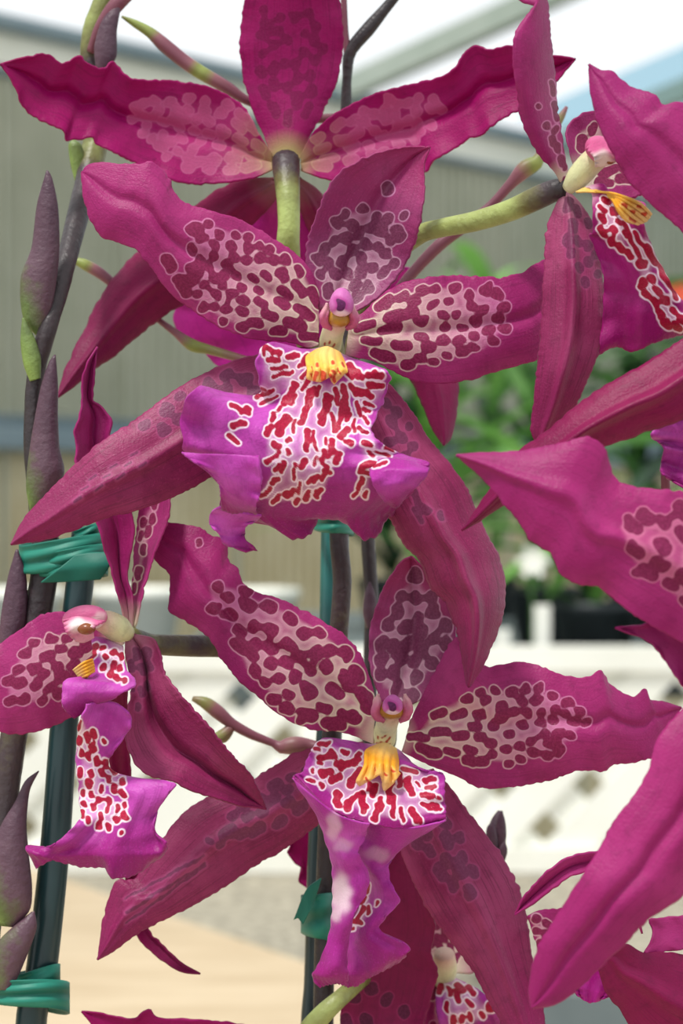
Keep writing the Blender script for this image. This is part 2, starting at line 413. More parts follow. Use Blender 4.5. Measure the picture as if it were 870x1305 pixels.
m_wall = flatmat('wall_sheet', (160, 162, 142), (174, 175, 156), 6, .5)
m_wall_low = flatmat('wall_sheet_tan', (196, 184, 148), (210, 200, 168), 6, .55)
m_beam = flatmat('painted_beam', (120, 138, 146), (134, 150, 156), 5, .5)
m_rail = flatmat('rail_steel', (96, 112, 118), (112, 126, 132), 5, .5)
m_fascia = flatmat('fascia_cream', (226, 226, 210), (236, 236, 224), 5, .5)
m_bar = flatmat('roof_bar', (150, 162, 150), (170, 178, 168), 5, .5)
m_bar_g = flatmat('roof_bar_mossy', (150, 168, 132), (178, 186, 160), 5, .5)
m_conc = flatmat('floor_concrete', (126, 122, 112), (146, 140, 128), 9, .85)
m_dark = flatmat('dark_plastic', (30, 36, 40), (44, 50, 54), 30, .45)
m_white = flatmat('white_lattice', (236, 236, 226), (244, 244, 236), 12, .5)
m_wood = flatmat('table_wood', (180, 158, 126), (198, 178, 148), 9, .5, .4, .1, (1, 6, 6))
m_grav = flatmat('gravel_top', (120, 116, 104), (176, 168, 150), 90, .9, .2, .8)
m_grey = flatmat('grey_board', (98, 108, 110), (116, 126, 126), 8, .5)
def glassmat(name, tint, gl=.02):
    k = NT(name); t = k.n('ShaderNodeBsdfTransparent'); t.inputs[0].default_value = (*tint, 1)
    g = k.n('ShaderNodeBsdfGlossy'); g.inputs['Roughness'].default_value = .1
    x = k.n('ShaderNodeMixShader'); x.inputs[0].default_value = gl
    k.l(t.outputs[0], x.inputs[1]); k.l(g.outputs[0], x.inputs[2]); return k.done(x.outputs[0])
m_glass = glassmat('roof_glass', (.985, .99, .99)); m_glass_b = glassmat('roof_glass_blue', (.66, .80, .86))

floor = tag(obj('floor', box_mesh('floor', -9, 9, -6, 14, -.1, 0), m_conc), 'grey concrete greenhouse floor', kind='structure')

# long wall: local x runs along the wall, local y points into the room, z up
W0 = Vector((-.58, 4.0, 0)); ang = math.atan2(.985, .788)
WM = Matrix.Translation(W0) @ Matrix.Rotation(ang, 4, 'Z')
wall = bpy.data.objects.new('wall_back', None); COL.objects.link(wall); wall.matrix_world = WM; wall['kind'] = 'structure'
wall['label'] = 'ribbed sheet wall of the greenhouse behind the orchids'
def corrugated(name, w, z0, z1, per=.030, amp=.005):
    n = int(w/per*8); xs = np.linspace(0, w, n+1)
    ys = amp*np.clip(np.sin(xs/per*2*np.pi)*1.6, -1, 1)
    # y negative = towards the camera's side after the wall's rotation
    v = [(x, y, z) for x, y in zip(xs, ys) for z in (z0, z1)]
    f = [(2*i, 2*i+2, 2*i+3, 2*i+1) for i in range(n)]
    me = bpy.data.meshes.new(name); me.from_pydata(v, [], f); me.update(); return me
me_up = corrugated('wall_panel', .296, 1.49, 2.10); me_up.materials.append(m_wall)
me_lo = corrugated('wall_panel_low', .296, 0.0, 1.47); me_lo.materials.append(m_wall_low)
for i in range(-13, 13):
    for me, nm in ((me_up, 'wall_panel'), (me_lo, 'wall_panel_low')):
        o = obj(nm, me, None, wall, Matrix.Translation((i*.3, 0, 0)))
        s = o.modifiers.new('thickness', 'SOLIDIFY'); s.thickness = .006; s.offset = 0
for i in range(-13, 14):
    obj('batten', box_mesh('batten', i*.3-.008, i*.3+.004, -.012, .03, 0, 2.09), m_wall, wall)
obj('rail', box_mesh('rail', -3.9, 3.95, -.05, .02, 1.455, 1.495), m_beam, wall, bev=.004)
obj('rail_dark_strip', box_mesh('rail_dark_strip', -3.9, 3.95, -.03, .02, 1.495, 1.515), m_rail, wall, bev=.003)  # darker steel strip along the top of the rail
obj('sill', box_mesh('sill', -3.9, 3.95, -.02, .03, 2.09, 2.105), m_rail, wall, bev=.003)
obj('fascia', box_mesh('fascia', -3.9, 3.95, -.01, .05, 2.105, 2.165), m_fascia, wall, bev=.004)
obj('eave_beam', box_mesh('eave_beam', -3.9, 3.95, -.04, .04, 2.165, 2.19), m_beam, wall, bev=.004)

roof = bpy.data.objects.new('ceiling', None); COL.objects.link(roof); roof['kind'] = 'structure'
roof['label'] = 'glazed greenhouse roof with metal bars'
slope = math.radians(-14)
RM = WM @ Matrix.Translation((0, 0, 2.21)) @ Matrix.Rotation(slope, 4, 'X') @ Matrix.Rotation(math.pi, 4, 'X') @ Matrix.Scale(1, 4)
roof.matrix_world = WM @ Matrix.Translation((0, 0, 2.21)) @ Matrix.Rotation(slope, 4, 'X')
# local -y runs up the roof into the room
for i in range(-6, 9):
    for j in range(5):
        me = box_mesh('roof_pane', i*.5+.02, i*.5+.48, -(j+1)*.9+.02, -j*.9-.02, 0, .004)
        obj('roof_pane', me, m_glass_b if (i >= 3) else m_glass, roof)
for i in (-6, 1.8, 3.4, 5.0, 6.6, 8.0, 9.0):
    obj('rafter', box_mesh('rafter', i*.5-.018, i*.5+.018, -4.5, .02, -.05, -.004), m_bar, roof)
for j, y in enumerate((-.9, -1.35, -1.8, -2.7, -3.6, -4.48)):
    obj('purlin', box_mesh('purlin', -3.0, 4.5, y-.012, y+.012, -.075, -.05), m_bar_g if j % 2 else m_bar, roof)
for (x, y) in ((1.7, -.9), (2.5, -.9), (3.3, -1.35)):
    obj('roof_bracket', box_mesh('roof_bracket', x-.03, x+.03, y-.02, y+.02, -.12, -.06), m_grey, roof, bev=.01)

# front table: near edge behind the camera side, far edge slanting
zt = 1.07
def tpt(x, y): d = (CAMZ-zt)*F/(y-CY); return ((x-CX)/F*d, d)
fa, fb = tpt(-120, 1048), tpt(900, 1395)
pts = [fa, fb, (1.0, .15), (-1.2, .15)]
v = [(p[0], p[1], z) for z in (zt, zt-.035) for p in pts]
me = bpy.data.meshes.new('table_top'); me.from_pydata(v, [], [(3, 2, 1, 0), (4, 5, 6, 7), (0, 1, 5, 4), (1, 2, 6, 5), (2, 3, 7, 6), (3, 0, 4, 7)])
table = thing('potting_table', 'pale wooden table top under the orchid stakes', 'table', 0, 0, .4); table.location = (0, 1.0, 0)
tt = obj('table_top', me, m_wood); tt.parent = table; tt.matrix_parent_inverse = Matrix.Translation((0, -1, 0))
b = tt.modifiers.new('bevel', 'BEVEL'); b.width = .006; b.segments = 2
for (x, y) in ((-.9, .3), (.75, .3), (-.8, 1.6), (.2, 1.0)):
    l = obj('leg', box_mesh('leg', x-.03, x+.03, y-.03, y+.03, 0, zt-.035), m_wood, table); l.matrix_parent_inverse = Matrix.Translation((0, -1, 0))

# gravel bench with white lattice at its back
GB = thing('gravel_bench', 'grey gravel-topped bench in front of the white lattice', 'bench', 0, 0, .4); GB.location = (0, 2.0, 0)
def child(par, nm, me, mat, bev=0):
    o = obj(nm, me, mat, par, None, bev); o.matrix_parent_inverse = Matrix.Translation(-Vector(par.location)); return o
me = box_mesh('gravel', -1.1, 1.1, 1.8, 2.335, .985, .998)
child(GB, 'gravel', me, m_grav); child(GB, 'tray', box_mesh('tray', -1.12, 1.12, 1.78, 2.345, .94, .985), m_grey)
for (x, y) in ((-1.0, 1.86), (1.0, 1.86), (-1.0, 2.30), (1.0, 2.30)): child(GB, 'leg', box_mesh('leg', x-.03, x+.03, y-.03, y+.03, 0, .94), m_grey)

LT = thing('lattice_panel', 'white lattice panel of crossed diagonal strips standing on the gravel bench', 'lattice', 0, 0, .4); LT.location = (0, 2.3, 1.0)
pz0, pz1 = 1.0, 1.215; px0, px1 = -.62, .62; pitch = .060; ww = .037
def strip(c, sgn, y):
    """one diagonal strip clipped to the panel height, c = x where it meets the foot"""
    h = ww/2*math.sqrt(2); H = pz1-pz0
    v = []
    for yy in (y, y+.006):
        v += [(c-h, yy, pz0), (c+h, yy, pz0), (c+h+sgn*H, yy, pz1), (c-h+sgn*H, yy, pz1)]
    me = bpy.data.meshes.new('lattice_strip')
    me.from_pydata(v, [], [(0, 1, 2, 3), (7, 6, 5, 4), (0, 4, 5, 1), (1, 5, 6, 2), (2, 6, 7, 3), (3, 7, 4, 0)]); return me
c = px0-.2
while c < px1+.2:
    if px0-.05 < c < px1: child(LT, 'lattice_strip', strip(c, 1, 2.294), m_white)
    if px0 < c < px1+.05+.2: child(LT, 'lattice_strip', strip(c, -1, 2.301), m_white)
    c += pitch*math.sqrt(2)
child(LT, 'rail', box_mesh('rail', px0-.08, px1+.25, 2.288, 2.312, pz0-.001, pz0+.024), m_white)
child(LT, 'rail', box_mesh('rail', px0-.08, px1+.25, 2.288, 2.312, pz1-.02, pz1+.004), m_white)

# plant bench behind the lattice
PB = thing('plant_bench', 'dark slatted bench carrying potted foliage behind the lattice', 'bench', 0, 0, .4); PB.location = (.25, 2.7, 0)
for i in range(18):
    y = 2.41+i*.09; child(PB, 'slat', box_mesh('slat', -.75 if y < 3.0 else -.2, 1.2, y, y+.075, 1.16, 1.18), m_grey)
child(PB, 'front_board', box_mesh('front_board', .16, 1.2, 2.37, 2.395, 1.165, 1.195), m_dark)
for (x, y) in ((-.7, 2.45), (1.1, 2.45), (-.15, 3.95), (1.1, 3.95), (-.7, 2.9)): child(PB, 'leg', box_mesh('leg', x-.025, x+.025, y-.025, y+.025, 0, 1.16), m_grey)

# potted foliage
def leafmat(name, c1, c2, tr=.35):
    k = NT(name); no = k.noise(14, 3, k.coord('Object')); c = k.mix(k.rng(no, .3, .7), rgba(c1), rgba(c2))
    p = k.bsdf(c, .4, .45); t = k.n('ShaderNodeBsdfTranslucent'); k.l(c, t.inputs[0]); x = k.n('ShaderNodeMixShader'); x.inputs[0].default_value = tr
    k.l(p.outputs[0], x.inputs[1]); k.l(t.outputs[0], x.inputs[2]); return k.done(x.outputs[0])
lm = [leafmat('leaf_mid', (62, 108, 48), (84, 132, 62)), leafmat('leaf_dark', (28, 56, 34), (46, 78, 48)), leafmat('leaf_bright', (104, 160, 72), (132, 184, 94))]
def leaf_mesh(L, w, bend, seg=9):
    v, f = [], []
    for i in range(seg+1):
        t = i/seg; a = bend*t; x = L*(math.sin(a)/bend if bend else t); z = L*((1-math.cos(a))/bend if bend else 0)
        hw = w*math.sin(math.pi*min(1, .08+.92*t))**.7*(1-.15*t)/2
        v += [(x, -hw, -z+hw*.35), (x, 0, -z), (x, hw, -z+hw*.35)]
    for i in range(seg):
        q = 3*i; f += [(q, q+3, q+4, q+1), (q+1, q+4, q+5, q+2)]
    me = bpy.data.meshes.new('leaf'); me.from_pydata(v, [], f)
    me.polygons.foreach_set('use_smooth', np.ones(len(me.polygons), bool)); return me
LEAF = {}
for ci in range(3):
    for bi, (L, w, bd) in enumerate(((.19, .042, 1.2), (.23, .034, 1.6), (.14, .060, .9), (.28, .030, 1.1))):
        me = leaf_mesh(L, w, bd); me.materials.append(lm[ci]); LEAF[ci, bi] = me
def pot_mesh(r, h):
    v, f = [], []; n = 20; prof = [(.0, 0), (.74*r, 0), (r, h*.86), (1.08*r, h*.86), (1.08*r, h), (.96*r, h), (.92*r, h*.88), (0, h*.88)]
    for i in range(n):
        a = 6.283*i/n
        for (rr, z) in prof: v.append((rr*math.cos(a), rr*math.sin(a), z))
    k = len(prof)
    for i in range(n):
        j = (i+1) % n
        for q in range(k-1): f.append((i*k+q, j*k+q, j*k+q+1, i*k+q+1))
    me = bpy.data.meshes.new('pot'); me.from_pydata(v, [], f); me.polygons.foreach_set('use_smooth', np.ones(len(me.polygons), bool)); return me
me_pot = pot_mesh(.045, .075); me_pot.materials.append(m_dark)
me_potw = pot_mesh(.05, .085); me_potw.materials.append(m_white)
def foliage(x, y, z, label, ci, nleaf, hgt, kinds=(0, 1, 3), potm=me_pot, group=None, up=1.0):
    t = thing('potted_plant', label, 'plant', 0, 0, .4, group); t.location = (x, y, z)
    obj('pot', potm, None, t)
    for i in range(nleaf):
        bi = random.choice(kinds); zc = .06+hgt*random.random()**.8
        q = Matrix.Translation((random.uniform(-.012, .012), random.uniform(-.012, .012), zc)) @ Matrix.Rotation(random.uniform(0, 6.283), 4, 'Z') @ Matrix.Rotation(-random.uniform(.55, 1.3)*up, 4, 'Y') @ Matrix.Rotation(random.uniform(-.5, .5), 4, 'X') @ Matrix.Scale(random.uniform(.7, 1.15), 4)
        obj('leaf', LEAF[(ci if random.random() < .75 else random.choice((0, 1))), bi], None, t, q)
    st = bpy.data.meshes.new('plant_stem')
    vv = [(.004*math.cos(a), .004*math.sin(a), zz) for zz in (.05, .07+hgt) for a in (0, 1.57, 3.14, 4.71)]
    st.from_pydata(vv, [], [(0, 1, 5, 4), (1, 2, 6, 5), (2, 3, 7, 6), (3, 0, 4, 7)]); st.materials.append(lm[0]); obj('plant_stem', st, None, t)
    return t
zb = 1.18
spec = [(.09, 2.64, 'tall bright green strap-leaved plant beside the orchid stem gap', 2, 34, .27), (.44, 2.70, 'mid green bushy plant behind the black nursery tray', 0, 34, .22),
        (.26, 3.02, 'mid green arching plant behind the bright strap-leaved one', 0, 38, .34), (.62, 3.08, 'loose green plant at the bench end', 0, 26, .24),
        (.07, 3.38, 'dark green plant at the lattice end of the bench', 1, 36, .30), (.43, 3.42, 'dark tall plant in the middle of the bench', 1, 38, .36),
        (.24, 3.78, 'tall pale green plant near the ribbed wall', 2, 36, .44), (.62, 3.82, 'tall dark green plant at the far bench corner', 1, 34, .42),
        (.27, 2.50, 'bright low rosette plant beside the plant labels', 2, 16, .06)]
for i, (x, y, lb, ci, nl, h) in enumerate(spec):
    foliage(x, y, zb, lb, ci, nl, h, kinds=((0, 2, 1) if i % 2 else (0, 1, 3)))
# light plant seen high between the flowers, on a wall shelf
# black nursery tray with cells, white labels, white blossom, red blossom
tr = thing('nursery_tray', 'black plastic nursery tray on the plant bench', 'tray', 0, 0, .4); tr.location = (.335, 2.44, zb)
for i in range(3): obj('tray_side', box_mesh('tray_side', -.02+i*.055, .03+i*.055, -.02, .02, 0, .055+.008*(i % 2)), m_dark, tr, bev=.004)
for i, (x, h) in enumerate(((.205, .075), (.165, .05), (.335, .04))):
    o = obj('plant_label', box_mesh('plant_label', -.008, .008, -.001, .001, 0, h), m_white); o.location = (x, 2.405+.01*i, zb if i else zb)
    tag(o, ['tall white plant label stuck up on the plant bench', 'short white plant label on the bench', 'small white plant label before the black tray'][i], 'plant label')
def blossom(name, label, loc, r, mat, n=6):
    t = thing(name, label, 'flower', 0, 0, .4); t.location = loc
    me = bpy.data.meshes.new('blossom_petal')
    vv = [(0, 0, 0)]+[(r*.5, 0, r*.28*s) for s in (-1, 1)]+[(r, -.2*r, r*.2*s) for s in (-1, 1)]+[(r*1.1, -.25*r, 0), (r*.5, -.1*r, 0)]
    me.from_pydata(vv, [], [(0, 1, 6), (0, 6, 2), (1, 3, 5, 6), (6, 5, 4, 2)]); me.materials.append(mat)
    for i in range(n): obj('blossom_petal', me, None, t, Matrix.Rotation(i*6.283/n, 4, 'Y'))
    c = bpy.data.meshes.new('stalk'); vv = [(.002*math.cos(a), .006+.002*math.sin(a), z) for z in (-.12, 0) for a in (0, 2.1, 4.2)]
    c.from_pydata(vv, [], [(0, 1, 4, 3), (1, 2, 5, 4), (2, 0, 3, 5)]); c.materials.append(lm[0]); obj('stalk', c, None, t)
    return t
blossom('white_blossom', 'small white blossom among the green foliage', (.195, 2.40, 1.30), .016, m_white)
blossom('red_blossom', 'small orange red blossom against the greenhouse wall', (.43, 3.0, 1.63), .02, flatmat('red_petal', (226, 84, 60), (236, 104, 76)))
# white pots in a row on the bench by the wall
for i in range(5):
    o = obj('white_pot', me_potw, None); o.location = (-.62+.13*i, 2.62+.03*(i % 2), zb)
    tag(o, 'empty white pot in the row on the plant bench', 'pot', 'white pots on the plant bench')

# ------------------------------------------------------------------ orchid flowers
def column(fl, D, base, mid, top, cap, capr, dz, wings=True, seed=0):
    """pale column with hooded stigma, pink side wings and a purple anther cap"""
    co = tube(fl, 'column', [(base[0], base[1], dz+2, base[2], .5), (*mid[:2], dz-3, mid[2], .5), (*top[:2], dz-6, top[2], .5)], D, 'column', n=40, seg=28,
              sdcaps=[(base[0]+q[0], base[1]+q[1], base[0]+q[0]+q[2], base[1]+q[1]+q[3], 1.3) for q in ((-7, -6, 1, 2), (-2, -9, 1, 3), (4, -7, -1, 2), (8, -4, 1, 2), (-4, -14, 0, 2), (3, -15, 1, 2), (9, -11, 0, 2), (0, -3, 2, 1))])
    egg(co, 'stigma', top[0], top[1]+1, top[2]*1.15, top[2]*.85, D, dz-8, 'stigma', g=.75)
    if wings:
        for s in (-1, 1):
            x, y, r = top
            A = [(x+s*r*.7, y+r*1.2), (x+s*r*1.5, y+r*.9), (x+s*r*1.75, y+r*.2), (x+s*r*1.6, y-r*.5), (x+s*r*1.15, y-r*1.25)]
            B = [(x+s*r*.6, y+r*1.0), (x+s*r*.95, y+r*.5), (x+s*r*1.0, y), (x+s*r*.95, y-r*.5), (x+s*r*1.1, y-r*1.25)]
            petal(co, 'column_wing', A, B, D, [dz-7, dz-10, dz-9], 'wing', cup=.6, jag=.6, seed=seed+s, step=2, cr0=0)
    egg(co, 'anther_cap', cap[0], cap[1], capr[0], capr[1], D, dz-11, 'cap', caps=[(cap[0]-2, cap[1]+capr[1]*.1, cap[0]-1, cap[1]+capr[1]*.4, capr[0]*.36)],
        wh=[(cap[0], cap[1]+capr[1]*.95, capr[0]*1.0, capr[1]*.42, .9)], point=-.18)
    return co

C1 = lambda pts, sc, ox, oy: [(p[0]/sc+ox, p[1]/sc+oy) for p in pts]

# ---- top flower seen from behind
D = .492
f1 = thing('orchid_flower', 'magenta orchid flower seen from behind, green flower stalk at its back', 'flower', 365, 205, D)
petal(f1, 'sepal', [(347, 203), (338, 178), (322, 140), (309, 95), (306, 50), (312, 0), (325, -40), (345, -75), (368, -95)],
      [(382, 203), (392, 178), (412, 142), (430, 100), (437, 55), (433, 5), (420, -40), (395, -75), (368, -95)], D, [0, 3, 0, -6], 'petal_back_dark', cup=3, ruf=.6,
      caps=gen_spots([(350, 160), (330, 110), (325, 60), (335, 10), (400, 10), (412, 60), (405, 110), (385, 160)], (365, 205), 15, (5, 7), .5, seed=3), center=(365, 205), creamr=52, seed=1)
petal(f1, 'petal', [(347, 196), (328, 168), (312, 138), (290, 121), (255, 108), (215, 102), (178, 102), (163, 98), (152, 86), (143, 78), (134, 86), (122, 86), (110, 79), (100, 71), (88, 78), (77, 81), (64, 70), (45, 70), (22, 75), (0, 82)],
      [(348, 216), (325, 226), (285, 233), (245, 235), (215, 228), (190, 215), (170, 207), (142, 192), (124, 184), (117, 175), (106, 178), (96, 177), (85, 179), (82, 168), (68, 160), (55, 155), (40, 146), (28, 134), (22, 118), (12, 98), (0, 82)],
      D, [0, 2, -3, -9], 'petal_back', cup=-3, crease=2.2, ruf=1.4, freq=5, caps=gen_spots([(330, 170), (300, 135), (260, 125), (230, 125), (175, 130), (165, 150), (190, 185), (240, 215), (300, 220), (330, 212)], (365, 205), 12, (4.4, 6), .3, seed=5), center=(365, 205), creamr=80, seed=2)
petal(f1, 'petal', [(383, 198), (398, 170), (425, 146), (465, 124), (520, 108), (560, 99), (580, 85), (593, 66), (606, 57), (622, 63), (640, 60), (652, 58), (675, 64), (700, 70), (718, 72), (733, 75)],
      [(384, 218), (420, 229), (470, 230), (520, 222), (543, 219), (550, 206), (575, 192), (598, 176), (612, 173), (625, 161), (650, 146), (664, 140), (688, 122), (710, 102), (733, 75)],
      D, [0, 1, -4, -9], 'petal_back', cup=-3, crease=2.2, ruf=1.4, caps=gen_spots([(400, 175), (440, 150), (500, 125), (560, 120), (570, 145), (530, 180), (470, 205), (410, 215)], (365, 205), 12, (4.4, 6), .3, seed=6), center=(365, 205), creamr=80, seed=3)
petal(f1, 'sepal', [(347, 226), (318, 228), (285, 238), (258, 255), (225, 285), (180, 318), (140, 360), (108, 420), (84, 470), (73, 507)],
      [(360, 236), (345, 262), (318, 290), (285, 335), (240, 382), (205, 405), (165, 437), (125, 468), (95, 492), (73, 507)], D, [4, 10, 8, 2], 'petal_deep_shade', cup=4, crease=-1.5, ruf=.6, creamr=40, cr0=.15, seed=4)
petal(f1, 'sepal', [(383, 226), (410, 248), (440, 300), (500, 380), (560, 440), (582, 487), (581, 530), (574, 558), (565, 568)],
      [(370, 236), (392, 290), (430, 360), (480, 430), (523, 484), (538, 515), (550, 545), (565, 568)], D, [4, 10, 6, 0], 'petal_deep_shade', cup=4, crease=-1.5, creamr=40, cr0=.15, seed=5)
petal(f1, 'lip', [(354, 240), (320, 285), (270, 340), (228, 384), (221, 408), (230, 426), (255, 442), (278, 466), (330, 484), (370, 486)],
      [(378, 240), (420, 290), (470, 345), (521, 342), (522, 372), (486, 420), (440, 470), (400, 484), (370, 486)], D, [8, 20, 26, 22], 'lip_back', cup=6, ruf=2, creamr=60, cr0=.15, seed=6)
tube(f1, 'pedicel', [(364, 205, -1, 18, .15), (365, 222, -4, 17, .3), (367, 250, -7, 15, .75), (368, 285, -8, 14, .95), (367, 315, -7, 15, .8), (372, 370, 0, 15, .7), (402, 470, 6, 14, .6), (430, 560, 6, 13, .4)], D, 'stem')

# ---- centre flower
D = .446
f2 = thing('orchid_flower', 'wide open orchid flower with a broad ruffled lip, centre of the spray', 'flower', 425, 425, D)
petal(f2, 'petal', [(406, 384), (405, 371), (394, 342), (372, 320), (335, 296), (306, 280), (273, 270), (236, 259), (222, 246), (214, 226), (200, 210), (190, 206), (177, 209), (155, 209), (129, 207), (112, 211), (104, 220)],
      [(406, 440), (392, 443), (365, 435), (320, 432), (284, 419), (258, 404), (225, 380), (203, 356), (186, 332), (171, 316), (151, 309), (129, 301), (115, 280), (107, 254), (104, 220)],
      D, [0, -3, -5, 0], 'petal', cup=2.5, crease=1.2, ruf=1.5, freq=3,
      caps=gen_spots([(238, 285), (272, 284), (302, 296), (335, 308), (368, 330), (392, 352), (402, 375), (402, 400), (398, 432), (350, 425), (310, 420), (280, 408), (262, 395), (240, 375), (225, 362), (236, 345), (245, 325)], (428, 432), 13.4, (5.2, 7.1), .24, near=62, elong=(3.4, 1.1), seed=21)
      + [(213, 330, 218, 340, 8), (231, 362, 238, 372, 8), (250, 340, 252, 348, 8), (249, 291, 251, 294, 9)], center=(425, 425), creamr=165, seed=7)
petal(f2, 'petal', [(446, 404), (461, 400), (476, 386), (495, 371), (522, 358), (560, 352), (605, 352), (636, 354), (666, 347), (688, 333), (710, 335), (735, 372)],
      [(440, 452), (455, 456), (476, 460), (499, 472), (529, 485), (560, 489), (598, 484), (636, 472), (670, 463), (692, 453), (718, 425), (735, 372)],
      D, [0, -3, 0, 10], 'petal', cup=2.5, crease=1.2, ruf=.8, freq=3,
      caps=gen_spots([(456, 420), (478, 398), (498, 378), (530, 372), (565, 364), (622, 368), (650, 390), (645, 420), (618, 448), (580, 458), (545, 462), (515, 472), (498, 466), (468, 450)], (425, 432), 13.4, (5.2, 7.1), .26, near=62, elong=(3.4, 1.25), seed=22), center=(425, 425), creamr=180, seed=8)
petal(f2, 'sepal', [(407, 394), (395, 360), (390, 320), (399, 285), (413, 250), (428, 225), (455, 205), (490, 192), (520, 187), (546, 187)],
      [(445, 402), (470, 388), (495, 367), (515, 340), (530, 305), (538, 270), (541, 240), (540, 215), (543, 200), (548, 188)],
      D, [3, 6, 2, 2], 'sepal_dorsal', cup=-3, crease=1.5, ruf=1.0, freq=2,
      caps=gen_spots([(412, 372), (405, 330), (420, 290), (432, 270), (470, 264), (495, 270), (500, 300), (505, 335), (480, 375), (440, 385)], (428, 425), 14.5, (5.4, 7.6), .36, near=30, seed=23)
      + [(494, 239, 494, 243, 8), (515, 274, 515, 275, 6), (507, 294, 509, 300, 9)], center=(425, 425), creamr=170, cr0=.7, seed=9)
petal(f2, 'sepal', [(395, 440), (365, 446), (330, 452), (300, 459), (262, 475), (228, 494), (193, 520), (159, 544), (128, 564), (96, 592), (59, 630), (31, 661), (14, 694)],
      [(398, 485), (355, 540), (310, 580), (266, 609), (241, 623), (207, 639), (172, 651), (138, 659), (100, 673), (69, 685), (41, 690), (14, 694)],
      D, [6, 2, -4, -4], 'sepal', cup=3, crease=-1.3, ruf=.5,
      caps=gen_spots([(330, 470), (280, 478), (225, 508), (180, 545), (185, 560), (230, 540), (260, 560), (320, 520)], (425, 425), 19, (5.5, 8), .3, near=10, elong=(1.4, 1.3), seed=24)
      + [(95+9*i, 640-5*i-(i % 3)*9, 104+9*i, 634-5*i-(i % 3)*9, 1.4) for i in range(10)], center=(425, 425), creamr=150, cr0=.3, seed=10)
petal(f2, 'sepal', [(470, 470), (488, 482), (517, 514), (539, 546), (555, 571), (577, 596), (592, 618), (602, 640), (614, 668), (633, 706), (643, 744), (641, 781), (630, 813), (617, 844), (598, 876)],
      [(440, 490), (452, 560), (472, 615), (500, 667), (517, 697), (536, 716), (548, 747), (567, 766), (578, 791), (585, 813), (590, 844), (595, 874)],
      D, [6, 2, -3, -5], 'sepal', cup=[2, 3, 5, 9, 11], crease=[-1, -1, -2, -4, -4], ruf=.5,
      caps=gen_spots([(490, 510), (520, 535), (530, 575), (520, 590), (495, 570)], (425, 425), 15, (5, 7.5), .5, near=10, seed=25)
      + [(528, 628, 538, 650, 5), (541, 646, 546, 652, 4.5), (528, 650, 538, 664, 4), (560, 655, 562, 662, 4)], center=(425, 425), creamr=120, cr0=.3, seed=11)
K = lambda poly: C1(poly, 2.559, 220, 340)
def strokes(lst, sc, ox, oy, seed=5):
    rg = np.random.default_rng(seed); out = []
    for (a, b, c, d, r) in lst:
        a, b, c, d, r = a/sc+ox, b/sc+oy, c/sc+ox, d/sc+oy, r/sc
        out.append((a, b, c, d, r*.72)); L = math.hypot(c-a, d-b); nx, ny = (-(d-b)/(L+1e-6), (c-a)/(L+1e-6)) if L > .5 else (1, 0)
        m = int(2+L/(r*1.6))
        for i in range(m):
            t = i/(m-1); q = rg.normal(0, .34)*r
            out.append((a+(c-a)*t+nx*q, b+(d-b)*t+ny*q, a+(c-a)*t+nx*q, b+(d-b)*t+ny*q, r*(.72+.36*rg.random())*(1-.25*(t > .9))))
    return out
lipc = strokes([(300, 265, 350, 285, 10), (310, 302, 345, 306, 10), (320, 332, 370, 330, 7), (325, 358, 390, 345, 8), (290, 272, 295, 290, 6), (375, 295, 410, 287, 9), (410, 320, 440, 320, 7), (290, 395, 305, 398, 4), (270, 430, 330, 400, 7), (285, 452, 340, 422, 7),
    (190, 455, 250, 480, 10), (235, 462, 250, 470, 9), (195, 517, 235, 510, 11), (180, 550, 215, 575, 10),
    (400, 385, 365, 450, 13), (355, 500, 375, 490, 9), (385, 450, 400, 420, 9), (320, 500, 330, 480, 9), (310, 545, 320, 520, 12), (345, 540, 380, 500, 15), (370, 572, 380, 562, 9), (325, 577, 350, 590, 11), (305, 635, 350, 607, 9), (380, 600, 375, 615, 7), (335, 660, 345, 645, 9), (365, 640, 355, 670, 8), (300, 740, 315, 715, 8), (325, 702, 345, 690, 10), (285, 747, 295, 740, 7), (330, 762, 345, 742, 11), (375, 745, 395, 725, 13), (400, 765, 410, 752, 8), (430, 755, 445, 732, 10),
    (450, 410, 425, 510, 13), (460, 400, 445, 450, 12), (440, 540, 435, 600, 11), (425, 635, 425, 650, 14), (505, 430, 485, 510, 16), (500, 420, 505, 470, 13), (530, 400, 535, 450, 9),
    (555, 440, 535, 540, 9), (560, 390, 566, 500, 12), (570, 530, 545, 560, 13), (582, 576, 560, 570, 9), (520, 570, 510, 620, 11), (495, 600, 490, 640, 9), (545, 612, 530, 640, 12), (505, 652, 485, 690, 9), (470, 680, 460, 700, 10), (485, 722, 465, 745, 10), (440, 702, 450, 690, 8), (512, 668, 515, 672, 7),
    (575, 322, 610, 360, 13), (600, 352, 620, 365, 11), (640, 352, 683, 352, 14), (640, 384, 680, 387, 12), (600, 402, 648, 420, 14), (630, 443, 650, 452, 8), (620, 466, 640, 474, 8), (600, 442, 610, 490, 8), (640, 512, 620, 494, 6), (588, 400, 580, 382, 10),
    (610, 530, 630, 545, 8), (620, 575, 650, 580, 8), (662, 602, 708, 622, 7), (638, 602, 650, 620, 8), (615, 652, 660, 640, 11), (640, 668, 610, 672, 8), (620, 692, 600, 720, 9), (590, 742, 603, 736, 7), (625, 747, 634, 732, 7), (690, 590, 718, 600, 5),
    (440, 292, 420, 310, 8), (455, 332, 420, 360, 8), (562, 342, 590, 360, 9), (440, 372, 420, 400, 8), (480, 392, 470, 420, 8), (455, 540, 470, 600, 6), (470, 620, 462, 650, 6), (400, 640, 395, 690, 6), (390, 540, 400, 500, 6), (520, 480, 525, 540, 7), (415, 700, 412, 735, 6), (500, 560, 497, 580, 5), (345, 470, 352, 460, 6), (590, 500, 595, 540, 6)], 2.559, 220, 340)
